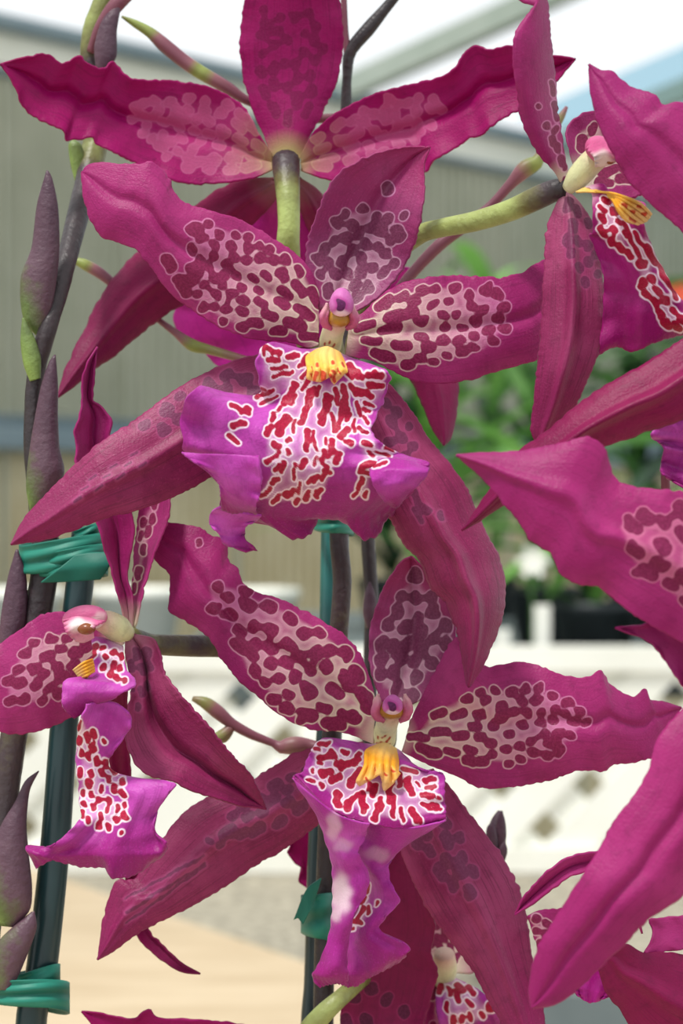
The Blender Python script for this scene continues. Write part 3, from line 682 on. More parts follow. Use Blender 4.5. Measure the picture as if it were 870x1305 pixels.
lipc = Caps(lipc, [K(p) for p in ([(290, 262), (420, 290), (432, 370), (340, 430), (292, 462), (280, 380), (285, 300)], [(565, 315), (690, 345), (698, 410), (650, 470), (600, 430), (560, 370)],
    [(395, 370), (560, 370), (560, 480), (585, 580), (540, 640), (490, 755), (330, 775), (275, 748), (330, 640), (295, 620), (300, 500), (360, 460)], [(600, 450), (655, 530), (680, 590), (728, 622), (650, 680), (640, 750), (582, 745), (612, 640), (600, 560)])])
lip2 = patch(f2, 'lip', [
    [(440, 280), (470, 268), (500, 265), (530, 272), (552, 292)],
    [(310, 246), (400, 285), (500, 300), (590, 325), (688, 334)],
    [(275, 290), (380, 340), (500, 350), (610, 370), (708, 372)],
    [(283, 380), (380, 400), (495, 420), (610, 430), (692, 420)],
    [(270, 425), (355, 450), (485, 480), (610, 490), (668, 470)],
    [(160, 405), (290, 480), (475, 540), (600, 540), (650, 535)],
    [(78, 388), (230, 500), (465, 580), (605, 575), (668, 570)],
    [(30, 480), (250, 560), (455, 620), (610, 610), (745, 610)],
    [(30, 582), (245, 620), (450, 660), (620, 650), (835, 642)],
    [(60, 618), (240, 680), (440, 710), (620, 700), (828, 672)],
    [(150, 705), (262, 750), (430, 765), (610, 765), (790, 722)],
    [(165, 800), (290, 810), (420, 820), (600, 815), (730, 782)],
    [(275, 800), (300, 835), (350, 846), (378, 880), (430, 882), (470, 820), (500, 785), (550, 800), (585, 850), (620, 890), (660, 876), (690, 824), (725, 800)]],
    D, [-3, -11, -13, -14, -16, -18, -20, -21, -21, -19, -14, -7, 0], 'lip', 2.559, (220, 340), 130, 130, ruf=2.6, freq=3, caps=lipc, center=(420, 445), creamr=70,
    across=[0, -3, -3, 1, 3, 2, 0, 0, -1, 1, 3, 3, 2], rufx=1.6, seed=3, jag=1.8, warp=.8)
patch(lip2, 'frill', [[(160, 780), (220, 800), (290, 810)], [(125, 800), (200, 825), (270, 830)], [(122, 842), (180, 850), (240, 845)], [(150, 870), (195, 880), (235, 870)], [(170, 905), (200, 905), (238, 890)], [(240, 930), (255, 925), (276, 925)]],
    D, [-13, -10, -8, -7, -8, -9], 'lip', 2.559, (220, 340), 40, 40, ruf=1.2, freq=2, seed=9)
patch(lip2, 'lip_fold', [[(28, 606), (110, 610), (200, 612), (280, 618)], [(62, 632), (140, 648), (220, 665), (290, 690)], [(112, 658), (170, 690), (230, 720), (285, 740)], [(150, 705), (190, 740), (230, 760), (275, 770)], [(156, 748), (190, 772), (225, 785), (270, 792)], [(160, 790), (200, 803), (240, 797), (275, 806)]],
    D, [-26, -25.5, -24.5, -22.5, -19, -15], 'lip', 2.559, (220, 340), 44, 44, ruf=.8, freq=2, seed=19, across=-1, jag=.6)
patch(lip2, 'lip_fold', [[(640, 645), (690, 626), (760, 630), (836, 645)], [(645, 682), (700, 662), (770, 665), (831, 672)], [(660, 722), (700, 710), (750, 704), (800, 712)], [(690, 762), (710, 756), (740, 746), (768, 738)], [(715, 780), (722, 783), (732, 783), (738, 778)]],
    D, [-22, -26, -26, -23, -19], 'lip', 2.559, (220, 340), 36, 44, ruf=.6, freq=2, seed=20, across=2, jag=.6, caps=strokes([(662, 652, 700, 640, 6)], 2.559, 220, 340))
cal_caps = [(x, y, x+1.5, y+3, 1.4) for x, y in ((398, 470), (404, 464), (430, 472), (424, 462), (396, 478), (436, 464), (410, 476), (420, 478))] + [(412, 474, 411, 490, 2.2), (424, 474, 426, 486, 1.8), (404, 474, 401, 484, 1.6)]
patch(lip2, 'callus', [[(470, 270), (505, 262), (545, 280)], [(435, 295), (500, 285), (560, 310)], [(440, 340), (500, 330), (570, 340)], [(438, 362), (480, 372), (520, 352), (560, 350)], [(450, 368), (485, 372), (505, 350), (525, 385)]],
    D, [-8, -13, -18, -18, -16], 'callus', 2.559, (220, 340), 50, 50, caps=cal_caps, ridge=.5, center=(417, 445), creamr=2, seed=1, across=1.2)
column(f2, D, (420, 440, 15), (425, 420, 14), (432, 404, 14), (435, 385), (15.5, 18.5), 0, seed=3)
tube(f2, 'pedicel', [(424, 430, 8, 12, .6), (426, 450, 18, 13, .7), (430, 520, 26, 13, .6), (433, 610, 30, 12, .4)], D, 'stem')

# ---- lower flower
D = .462
f3 = thing('orchid_flower', 'orchid flower with a narrow drooping curled lip, below the centre flower', 'flower', 492, 930, D)
petal(f3, 'petal', [(478, 892), (470, 863), (459, 834), (437, 808), (401, 786), (364, 766), (334, 757), (310, 744), (304, 727), (290, 714), (288, 691), (268, 682), (252, 672), (217, 666), (197, 661), (190, 672)],
      [(476, 948), (437, 933), (401, 930), (371, 920), (338, 896), (309, 871), (283, 841), (266, 812), (239, 793), (217, 780), (217, 755), (215, 731), (195, 709), (190, 672)],
      D, [0, -3, 0, 6], 'petal', cup=2.5, crease=1.2, ruf=1.4, freq=3,
      caps=gen_spots([(262, 742), (298, 746), (330, 763), (368, 778), (410, 802), (446, 834), (464, 872), (472, 910), (462, 932), (430, 926), (392, 921), (352, 894), (312, 855), (300, 825), (290, 795), (268, 775)], (495, 935), 16.5, (6.6, 9.2), .28, near=55, elong=(3, 1.2), seed=31)
      + [(253, 690, 254, 694, 4)], center=(492, 935), creamr=220, seed=12)
petal(f3, 'petal', [(523, 918), (536, 892), (556, 852), (580, 813), (598, 828), (619, 850), (658, 844), (691, 850), (720, 861), (749, 863), (764, 854), (773, 868), (788, 881), (807, 888), (821, 878), (827, 891), (846, 895), (868, 902)],
      [(512, 958), (546, 975), (585, 991), (614, 1004), (658, 1002), (701, 994), (740, 981), (769, 983), (780, 975), (827, 967), (845, 945), (868, 902)],
      D, [0, -3, -3, 6], 'petal', cup=2.5, crease=1.2, ruf=1.4, freq=4,
      caps=gen_spots([(526, 938), (548, 908), (598, 882), (640, 880), (690, 878), (730, 895), (754, 912), (728, 945), (690, 968), (640, 974), (600, 970), (560, 962), (524, 952)], (492, 938), 13.4, (5.2, 7.1), .24, near=60, elong=(3.4, 1.2), seed=32), center=(492, 935), creamr=190, seed=13)
petal(f3, 'sepal', [(486, 895), (474, 862), (470, 830), (472, 794), (483, 763), (498, 732), (512, 715), (524, 709)],
      [(518, 902), (545, 885), (566, 858), (578, 828), (580, 796), (566, 762), (546, 730), (524, 709)], D, [4, 8, 8, 6], 'sepal_dorsal', cup=-2, crease=1.2, ruf=.6,
      caps=gen_spots([(484, 880), (478, 825), (492, 785), (510, 748), (530, 730), (552, 760), (572, 795), (568, 825), (545, 862), (528, 890), (505, 885)], (492, 935), 17, (6.6, 9.4), .4, near=30, seed=33), center=(492, 935), creamr=200, cr0=.75, seed=14)
petal(f3, 'sepal', [(462, 945), (430, 948), (395, 954), (372, 962), (345, 979), (320, 995), (290, 1006), (263, 1017), (238, 1033), (213, 1061), (190, 1092), (172, 1120), (149, 1122), (137, 1150), (131, 1175), (124, 1223)],
      [(468, 985), (440, 1020), (409, 1046), (395, 1059), (360, 1083), (324, 1104), (288, 1129), (252, 1150), (217, 1168), (174, 1190), (146, 1211), (124, 1223)],
      D, [10, 12, 8, 6], 'sepal', cup=2.5, crease=-1.2, ruf=.4,
      caps=gen_spots([(288, 1062), (300, 1032), (345, 1002), (392, 978), (405, 1010), (362, 1048), (312, 1074)], (470, 960), 14, (5.5, 8), .55, near=10, elong=(1.6, 1.5), seed=34)
      + [(265, 1072, 268, 1073, 4.5), (279, 1076, 282, 1075, 5)] + [(160+11*i, 1160-7*i+q, 172+11*i, 1152-7*i+q, 1.5) for i in range(9) for q in (-14+i, 4, 16-i)], center=(492, 935), creamr=150, cr0=.3, seed=15)
petal(f3, 'sepal', [(505, 990), (506, 1040), (510, 1080), (527, 1125), (549, 1166), (571, 1195), (601, 1235), (623, 1276), (641, 1308), (662, 1345), (678, 1368)],
      [(552, 980), (575, 1005), (590, 1026), (612, 1055), (637, 1088), (660, 1129), (670, 1166), (675, 1206), (682, 1239), (692, 1287), (693, 1335), (678, 1368)],
      D, [8, 4, 0, -4], 'sepal', cup=3, crease=-1.2, ruf=.4,
      caps=gen_spots([(520, 1050), (560, 1035), (588, 1072), (604, 1112), (598, 1142), (570, 1122), (540, 1090)], (500, 960), 14.5, (5.5, 8.5), .6, near=10, elong=(1.5, 1.5), seed=35), center=(492, 935), creamr=150, cr0=.3, seed=16)
K = lambda poly: C1(poly, 3.183, 360, 860)
lipc = strokes([(150, 282, 190, 277, 11), (150, 332, 200, 332, 15), (190, 312, 215, 340, 12), (235, 312, 262, 320, 11), (140, 358, 160, 362, 8), (220, 370, 310, 346, 16), (260, 362, 232, 386, 12), (160, 396, 190, 392, 19), (200, 432, 225, 412, 17), (100, 427, 125, 437, 7), (272, 448, 310, 392, 19), (215, 492, 225, 535, 19), (262, 540, 300, 492, 17), (322, 492, 325, 560, 17), (370, 450, 366, 490, 17), (385, 532, 376, 585, 18), (395, 502, 397, 550, 12), (440, 442, 430, 520, 15), (447, 492, 450, 575, 12), (470, 402, 480, 450, 12), (502, 432, 525, 488, 17), (490, 382, 540, 400, 11), (545, 442, 555, 455, 6), (582, 427, 620, 430, 12), (580, 458, 615, 457, 10), (562, 487, 610, 491, 13), (570, 524, 625, 530, 13), (590, 548, 638, 550, 7), (525, 552, 535, 595, 15), (545, 575, 560, 598, 9), (130, 300, 145, 305, 8), (120, 400, 128, 385, 7), (150, 440, 165, 455, 10), (300, 330, 320, 325, 8), (350, 440, 345, 470, 9), (630, 500, 640, 505, 6), (480, 540, 488, 590, 9)], 3.183, 360, 860)
lipc = Caps(lipc, [K([(115, 310), (180, 275), (340, 315), (400, 330), (490, 360), (640, 408), (642, 560), (500, 600), (340, 580), (200, 505), (105, 410)])])
lip3 = patch(f3, 'lip', [
    [(370, 288), (415, 280), (465, 305)],
    [(160, 260), (290, 310), (410, 320), (490, 350), (560, 382)],
    [(110, 320), (260, 390), (400, 400), (510, 420), (652, 404)],
    [(80, 392), (220, 470), (390, 480), (540, 485), (656, 480)],
    [(48, 408), (190, 530), (370, 550), (540, 565), (662, 560)],
    [(38, 416), (165, 535), (340, 602), (500, 624), (662, 592)]],
    D, [-3, -10, -14, -19, -23, -24], 'lip', 3.183, (360, 860), 70, 90, ruf=1.0, freq=3, caps=lipc, center=(491, 945), creamr=80, across=[0, -3, -2, 1, 3, 4], seed=5, jag=.7)
lowc = strokes([(345, 850, 350, 880, 11), (310, 930, 340, 900, 11), (330, 952, 310, 990, 12), (352, 940, 350, 970, 8), (290, 1000, 320, 1010, 12), (280, 1032, 290, 1030, 8), (385, 917, 383, 933, 6)], 3.183, 360, 860)
patch(lip3, 'lip_lobe', [
    [(335, 598), (430, 615), (540, 618), (662, 592)], [(330, 650), (410, 680), (480, 690), (560, 650)], [(305, 700), (370, 740), (420, 760), (480, 700)],
    [(300, 740), (350, 780), (390, 800), (432, 770)], [(320, 830), (375, 840), (410, 845), (440, 850)], [(300, 890), (365, 910), (420, 915), (474, 920)],
    [(262, 985), (315, 1000), (365, 1000), (415, 985)], [(240, 1080), (300, 1080), (355, 1060), (396, 1036)], [(240, 1170), (330, 1150), (410, 1120), (512, 1098)],
    [(245, 1225), (330, 1215), (420, 1170), (500, 1140)], [(250, 1264), (300, 1260), (345, 1230), (430, 1185), (470, 1160)]],
    D, [-23, -19, -16, -15, -14, -13, -12, -12, -13, -12, -10], 'lip', 3.183, (360, 860), 110, 60, ruf=.8, freq=3, caps=Caps(lowc, [K([(330, 840), (370, 850), (365, 960), (325, 1040), (268, 1045), (295, 940)])]), center=(0, 0), across=[2, 1, 1, 1, 2, 2, 2, 2, 2, 1, 1], lin=[-1, 0, 0, -2, -4, -5, -5, -4, -4, -3, -2], seed=6, rufx=.8, jag=1.0,
    wh=[(*K([(385, 725)])[0], 16, 10, .28)])
patch(lip3, 'lip_fold', [
    [(38, 418), (150, 515), (240, 575), (350, 606)], [(105, 515), (190, 590), (260, 640), (338, 650)], [(160, 620), (220, 660), (270, 690), (312, 700)],
    [(190, 720), (230, 740), (270, 750), (312, 738)], [(205, 810), (250, 820), (300, 812), (352, 822)], [(203, 900), (250, 910), (290, 910), (332, 890)],
    [(203, 980), (235, 1000), (265, 1000), (288, 985)], [(182, 1080), (215, 1090), (240, 1090), (264, 1080)], [(150, 1170), (190, 1180), (230, 1180), (260, 1175)],
    [(122, 1215), (170, 1225), (220, 1225), (264, 1225)], [(146, 1268), (180, 1255), (220, 1250), (264, 1262)]],
    D, [-25.5, -24, -22, -21, -20, -19.5, -19, -18, -18, -17, -14], 'lip', 3.183, (360, 860), 110, 44, ruf=.9, freq=3, center=(0, 0), lin=[0, 0, -1, -2, -2.5, -2, -1.5, -1, -1, 0, 0], across=[1, 1, 1, 2, 2, 2, 2, 2, 2, 2, 1], seed=16, jag=.9,
    wh=[(*K([(210, 610)])[0], 9, 20, .4), (*K([(245, 690)])[0], 12, 9, .3), (*K([(238, 890)])[0], 14, 27, .72), (*K([(225, 960)])[0], 8, 14, .6)])
patch(lip3, 'callus', [[(380, 285), (415, 278), (460, 300)], [(335, 310), (410, 310), (470, 350)], [(330, 370), (400, 360), (470, 390)], [(300, 430), (360, 420), (400, 400), (440, 440), (475, 400)], [(310, 450), (350, 430), (395, 400), (412, 470), (440, 410)]],
    D, [-7, -14, -20, -21, -20], 'callus', 3.183, (360, 860), 50, 50, ridge=.55, center=(491, 945), creamr=2, across=1.0, caps=[(x, y, x+2, y+3, 1.3) for x, y in ((468, 992), (500, 980), (478, 978), (490, 986))])
column(f3, D, (489, 942, 15), (493, 922, 14), (499, 903, 15), (500, 898), (13, 13), 0, seed=5)
tube(f3, 'pedicel', [(494, 930, 8, 12, .5), (490, 950, 20, 13, .5), (465, 985, 24, 12, .4), (428, 1010, 26, 12, .3)], D, 'stem')

# ---- upper right flower in profile
D = .436
f4 = thing('orchid_flower', 'orchid flower in profile on a long green stalk, yellow callus showing', 'flower', 728, 238, D)
petal(f4, 'sepal', [(718, 240), (705, 218), (685, 195), (665, 155), (657, 110), (652, 70), (657, 40), (672, 20), (682, 8), (668, 4), (655, -6)],
      [(724, 240), (722, 215), (715, 175), (710, 140), (705, 85), (700, 40), (697, 0), (694, -12), (680, -14), (655, -6)], D, [2, -3, -8, -4], 'petal', cup=[2, 3, 3, 2], roll=4, ruf=.4,
      caps=[(718, 228, 716, 234, 3), (713, 202, 715, 208, 5), (702, 177, 703, 183, 5), (709, 185, 710, 191, 4.5), (695, 160, 696, 162, 5), (706, 132, 708, 150, 4.5), (704, 168, 709, 162, 3.5), (702, 105, 703, 120, 3.5), (685, 135, 686, 136, 3.5), (719, 214, 719, 216, 3)], center=(728, 238), creamr=30, seed=17)
petal(f4, 'sepal', [(718, 244), (705, 268), (696, 298), (693, 350), (690, 410), (685, 465), (679, 520), (677, 552), (690, 575)],
      [(726, 244), (745, 268), (760, 295), (766, 345), (770, 385), (765, 435), (758, 460), (743, 495), (725, 530), (690, 575)], D, [2, -3, -5, 0], 'sepal', cup=3, crease=-2.2, ruf=.4,
      caps=gen_spots([(722, 260), (745, 275), (758, 300), (762, 350), (745, 365), (730, 345), (722, 300)], (728, 238), 12, (4, 6), .35, near=50, elong=(2, 1.3), seed=61), center=(728, 238), creamr=70, cr0=.6, seed=18)
petal(f4, 'petal', [(735, 222), (726, 195), (722, 165), (737, 147), (755, 141), (790, 140), (830, 150), (862, 185)],
      [(748, 242), (770, 252), (792, 258), (808, 252), (830, 240), (850, 220), (862, 185)], D, [6, 12, 16, 18], 'petal', cup=-2, ruf=.6,
      caps=gen_spots([(735, 165), (760, 155), (800, 165), (800, 240), (770, 240), (745, 210)], (735, 235), 13, (5, 7), .4, seed=62), center=(735, 235), creamr=120, seed=19)
co = tube(f4, 'column', [(724, 240, 0, 9, .5), (736, 226, -2, 15, .5), (752, 208, -3, 16, .5), (764, 198, -3, 15, .5), (772, 194, -3, 10, .5)], D, 'column', sdcaps=[(745+3*i, 236-4*(i % 2), 746+3*i, 234-4*(i % 2), 1) for i in range(4)])
egg(co, 'anther_cap', 766, 191, 22, 17, D, -6, 'hood', rot=.5, wh=[(778, 198, 17, 14, .95)])
egg(co, 'stigma', 776, 202, 10, 8, D, -10, 'stigma', g=.2)
patch(co, 'column_wing', [[(745, 190), (760, 178), (785, 180)], [(756, 200), (770, 194), (788, 196)], [(758, 212), (768, 212), (780, 208)]], D, [-9, -12, -10], 'hood', n=20, m=20, ruf=.4, wh=[(765, 205, 16, 12, .9)])
K = lambda poly: C1(poly, 3.109, 640, 60)
lipc = gen_spots(K([(370, 650), (420, 600), (470, 700), (520, 840), (490, 850), (430, 770), (365, 720)]), (740, 245), 10, (3.4, 5), .4, near=40, elong=(1.8, 1.5), seed=63)
lipc += gen_spots(K([(520, 850), (560, 860), (600, 930), (650, 1000), (720, 1050), (715, 1135), (640, 1100), (590, 1020), (550, 960)]), (740, 245), 11, (4, 5.6), .45, near=30, elong=(1.6, 1.5), seed=64)
lipc += [(*K([a])[0], *K([b])[0], 3) for a, b in (((480, 700), (540, 830)), ((520, 730), (600, 860)), ((570, 790), (660, 940)), ((620, 880), (690, 1000)))]
lip4 = patch(f4, 'lip', [
    [(290, 575), (330, 570), (390, 590)],
    [(345, 560), (400, 545), (420, 590), (450, 600), (560, 620)],
    [(358, 640), (400, 640), (450, 660), (500, 680), (560, 700)],
    [(355, 740), (400, 730), (470, 750), (530, 750), (590, 790)],
    [(345, 745), (430, 790), (500, 830), (560, 850), (640, 890)],
    [(388, 850), (450, 870), (540, 900), (600, 930), (690, 980)],
    [(402, 960), (450, 960), (560, 980), (640, 1020), (760, 1060)],
    [(395, 1080), (460, 1060), (560, 1060), (650, 1090), (800, 1120)],
    [(375, 1222), (450, 1186), (520, 1208), (600, 1172), (720, 1140), (820, 1180)]],
    D, [0, -6, -9, -10, -8, -7, -6, -5, -2], 'lip_rose', 3.109, (640, 60), 90, 60, ruf=1.2, freq=3, caps=lipc, center=(740, 245), creamr=40, across=[0, 0, 0, 2, 4, 4, 3, 2, 2], rufx=1.0, seed=8, jag=.6, wh=[(824, 322, 6, 30, .3)])
patch(lip4, 'callus', [[(290, 575), (340, 555), (390, 575)], [(420, 575), (440, 590), (430, 605)], [(480, 590), (470, 620), (450, 640)], [(550, 620), (520, 660), (490, 690)], [(592, 660), (570, 690), (530, 705)]], D, [-4, -9, -14, -15, -13], 'callus', 3.109, (640, 60), 40, 30, ridge=.6,
      caps=[(x, y, x+4, y+2, 2.2) for x, y in ((793, 262), (803, 268), (812, 262), (804, 278), (818, 272))], center=(735, 245), creamr=2)
tube(f4, 'pedicel', [(722, 240, 2, 12, .05), (708, 242, 3, 14, .1), (685, 252, 5, 15, .5), (650, 268, 9, 14, .85), (605, 282, 13, 13, .8), (560, 291, 17, 12, .85), (535, 299, 22, 12, .75), (500, 330, 30, 11, .6), (455, 420, 38, 10, .5), (438, 500, 40, 10, .4)], D, 'stem')

# ---- near flowers at the right, partly outside the picture
D = .392
f5 = thing('orchid_flower', 'large blurred orchid flower standing out in front, pointed petals reaching over its neighbours', 'flower', 960, 810, D)
petal(f5, 'petal', [(965, 770), (935, 700), (900, 650), (870, 628), (840, 624), (812, 621), (790, 615), (778, 599), (771, 573), (758, 560), (740, 558), (704, 568), (659, 576), (619, 577), (581, 580)],
      [(955, 845), (910, 838), (870, 819), (821, 792), (794, 774), (762, 748), (736, 744), (713, 730), (703, 707), (677, 689), (659, 662), (637, 636), (614, 609), (581, 580)],
      D, [0, -4, -4, 2], 'petal_near', cup=2.5, crease=-1.2, ruf=1.2, freq=4, caps=gen_spots([(785, 672), (800, 655), (870, 650), (930, 710), (940, 800), (890, 790), (840, 745), (805, 718)], (960, 810), 19, (7, 9.5), .4, near=40, elong=(2.4, 1.6), seed=71), center=(960, 810), creamr=120, cr0=.5, seed=20)
petal(f5, 'sepal', [(955, 850), (940, 890), (900, 892), (870, 874), (852, 850), (834, 824), (816, 813), (800, 806), (783, 800)],
      [(958, 830), (930, 820), (890, 800), (860, 795), (840, 793), (825, 794), (812, 798), (800, 798), (783, 800)], D, [3, 6, 7, 8], 'petal_near', cup=-1, ruf=1, seed=21, cr0=0)
petal(f5, 'sepal', [(942, 850), (905, 875), (870, 903), (838, 941), (827, 980), (809, 1012), (781, 1048), (767, 1076), (738, 1122), (713, 1162), (692, 1194), (681, 1222), (674, 1260), (677, 1284)],
      [(985, 870), (975, 960), (935, 1050), (870, 1140), (845, 1158), (820, 1176), (795, 1204), (760, 1236), (731, 1265), (704, 1281), (677, 1284)],
      D, [0, -7, -8, -2], 'petal_near', cup=3, crease=1.3, ruf=.4, creamr=60, center=(965, 830), seed=22, cr0=0)
petal(f5, 'petal', [(975, 770), (990, 700), (1030, 640), (1100, 600), (1180, 590)], [(985, 840), (1040, 850), (1100, 800), (1150, 700), (1180, 590)], D, [0, -3, -3, 2], 'petal_near', cup=2.5, seed=23, cr0=0)
patch(f5, 'lip', [[(965, 840), (980, 838), (1000, 842)], [(930, 870), (985, 890), (1040, 870)], [(925, 940), (990, 960), (1060, 930)], [(905, 1020), (1000, 1040), (1100, 1000)]], D, [-6, -16, -18, -12], 'lip', n=40, m=40, rufx=2, center=(980, 830), creamr=60)
column(f5, D, (978, 830, 15), (976, 812, 14), (974, 796, 14), (973, 780), (15, 18), -2, seed=9)

D = .414
f6 = thing('orchid_flower', 'orchid flower with smooth dark backed petals reaching in above the blurred front flower', 'flower', 985, 370, D)
petal(f6, 'petal', [(985, 345), (950, 230), (905, 150), (870, 131), (845, 134), (836, 122), (826, 118), (805, 112), (780, 92), (765, 90), (750, 82)],
      [(965, 385), (920, 345), (870, 296), (830, 261), (800, 231), (780, 195), (762, 158), (753, 120), (750, 82)], D, [0, -5, -6, 0], 'petal_near', cup=2.5, crease=.9, ruf=.6, seed=24, cr0=0)
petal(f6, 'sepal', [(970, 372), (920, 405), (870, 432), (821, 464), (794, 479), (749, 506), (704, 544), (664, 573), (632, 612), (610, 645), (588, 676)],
      [(985, 400), (940, 480), (870, 534), (830, 547), (794, 561), (760, 573), (720, 600), (670, 625), (632, 649), (610, 664), (588, 676)], D, [0, -3, -2, 4], 'petal_deep_shade', cup=3, crease=-2.6, ruf=.4, creamr=60, center=(985, 380), seed=25, cr0=0)
petal(f6, 'petal', [(995, 340), (1010, 250), (1060, 180), (1150, 150)], [(1000, 400), (1060, 380), (1120, 280), (1150, 150)], D, [0, -3, -3, 2], 'petal_near', cup=2, seed=26, cr0=0)
patch(f6, 'lip', [[(965, 400), (985, 398), (1005, 402)], [(930, 440), (985, 450), (1040, 440)], [(880, 500), (970, 520), (1060, 500)], [(829, 552), (930, 560), (1070, 570)], [(845, 570), (930, 590), (1060, 610)], [(842, 602), (900, 625), (1000, 640)], [(872, 622), (910, 636), (960, 642)]],
      D, [6, 2, 6, 10, 12, 12, 12], 'lip', n=60, m=50, rufx=1.2, ruf=1.2, center=(985, 390), creamr=60, seed=4)
column(f6, D, (985, 392, 15), (984, 376, 14), (983, 360, 14), (982, 345), (15, 18), -2, seed=11)
tube(f6, 'pedicel', [(985, 385, 8, 12, .4), (960, 470, 26, 9, .1), (900, 540, 30, 6, .0), (852, 575, 32, 6, 0), (848, 622, 34, 6, 0), (855, 720, 40, 7, 0)], D, 'twig')

# ---- left flower in profile
D = .456
f7 = thing('orchid_flower', 'orchid flower in profile beside the dark stake, violet lip flaring at the foot', 'flower', 165, 806, D)
petal(f7, 'petal', [(160, 800), (155, 775), (145, 737), (134, 702), (124, 668), (108, 625), (97, 588), (98, 568), (95, 546), (103, 526), (105, 492), (110, 465), (124, 442)],
      [(169, 800), (169, 761), (162, 738), (164, 715), (171, 678), (167, 650), (155, 615), (140, 572), (140, 554), (143, 537), (131, 520), (118, 509), (120, 482), (124, 442)], D, [4, 4, 4, 2], 'petal_near', cup=-3, crease=2, roll=2, ruf=.8, creamr=20, seed=27)
petal(f7, 'petal', [(165, 800), (168, 740), (172, 688), (178, 650), (188, 615), (205, 585)], [(173, 800), (183, 751), (197, 706), (213, 665), (217, 637), (218, 605), (205, 585)], D, [5, 8, 10, 12], 'petal', cup=-2, roll=-3,
      caps=gen_spots([(170, 760), (178, 690), (184, 650), (200, 640), (192, 690), (178, 750)], (168, 805), 10, (3, 4.2), .4, near=80, elong=(2.4, 1.8), seed=81), center=(168, 805), creamr=160, seed=28)
petal(f7, 'petal', [(152, 792), (120, 778), (95, 779), (70, 780), (51, 785), (23, 804), (0, 820), (-30, 842), (-60, 880)],
      [(158, 820), (135, 845), (117, 862), (105, 890), (94, 910), (78, 921), (51, 931), (23, 935), (0, 933), (-35, 915), (-60, 880)], D, [3, 5, 6, 8], 'petal', cup=2, ruf=.8,
      caps=gen_spots([(6, 862), (35, 822), (75, 806), (118, 812), (125, 840), (95, 876), (45, 898), (8, 892)], (165, 810), 13.5, (5.4, 7.2), .28, near=40, elong=(1.8, 1.4), seed=82), center=(165, 806), creamr=150, cr0=.7, seed=29)
petal(f7, 'sepal', [(160, 808), (160, 835), (168, 874), (163, 906), (160, 941), (172, 972), (188, 988), (219, 996), (242, 1007), (273, 1017), (305, 1027), (325, 1029), (339, 1031)],
      [(172, 808), (195, 814), (205, 835), (211, 859), (234, 890), (266, 925), (297, 964), (320, 988), (330, 1008), (339, 1031)], D, [0, -3, -4, 2], 'sepal', cup=-3, crease=3, ruf=.5,
      caps=gen_spots([(166, 830), (190, 830), (190, 870), (175, 905), (166, 880)], (165, 806), 11, (3.4, 5), .4, near=40, elong=(2, 1.6), seed=83), center=(165, 806), creamr=70, cr0=.4, seed=30)
petal(f7, 'sepal', [(142, 840), (138, 940), (150, 1050), (172, 1186), (195, 1215), (230, 1238), (255, 1241)], [(160, 840), (165, 960), (176, 1080), (188, 1182), (203, 1200), (228, 1225), (255, 1241)], D, [10, 22, 28, 22], 'petal_deep_shade', cup=-2, seed=31)
co = tube(f7, 'column', [(164, 808, 0, 10, .5), (152, 802, -2, 17, .5), (138, 794, -4, 16, .5), (126, 790, -5, 13, .5)], D, 'column', sdcaps=[(150+3*i, 818+2*(i % 2), 151+3*i, 819+2*(i % 2), 1) for i in range(4)])
egg(co, 'anther_cap', 108, 788, 17, 29, D, -7, 'hood', rot=1.45, rz=14, wh=[(120, 797, 16, 9, .9), (128, 786, 8, 8, .5)])
egg(co, 'stigma', 110, 801, 12, 8, D, -13, 'stigma', g=.1)
patch(co, 'column_wing', [[(80, 790), (100, 786), (134, 792)], [(84, 806), (100, 798), (120, 800)], [(98, 818), (108, 818), (120, 812)]], D, [-12, -14, -10], 'hood', n=20, m=20, ruf=.4, wh=[(102, 798, 16, 9, .9)])
K = lambda poly: C1(poly, 2.559, 0, 640)
lobec = gen_spots(K([(310, 450), (400, 500), (405, 590), (330, 545), (305, 500)]), (160, 815), 8.5, (3, 4.2), .4, near=10, elong=(1.5, 1.5), seed=84)
lip7 = patch(f7, 'lip', [
    [(300, 440), (340, 445), (400, 470)],
    [(300, 500), (350, 510), (410, 540)],
    [(290, 560), (350, 575), (440, 580)],
    [(215, 580), (330, 590), (440, 600)],
    [(203, 620), (310, 620), (400, 620)],
    [(205, 670), (280, 650), (370, 640)],
    [(240, 705), (280, 680), (300, 660)]], D, [-3, -9, -13, -18, -19, -18, -16], 'lip', 2.559, (0, 640), 60, 40, ruf=.8, freq=2, caps=lobec, center=(160, 815), creamr=2, seed=7, jag=.5)
lipc = gen_spots(K([(255, 720), (300, 730), (330, 830), (420, 930), (410, 960), (340, 910), (330, 960), (410, 990), (410, 1050), (330, 1065), (265, 1035), (260, 900)]), (108, 880), 9, (3, 4.2), .4, near=60, elong=(2.2, 1.6), seed=85) + [(*K([(397, 1075)])[0], *K([(398, 1080)])[0], 2.6), (*K([(335, 775)])[0], *K([(345, 785)])[0], 2.6)]
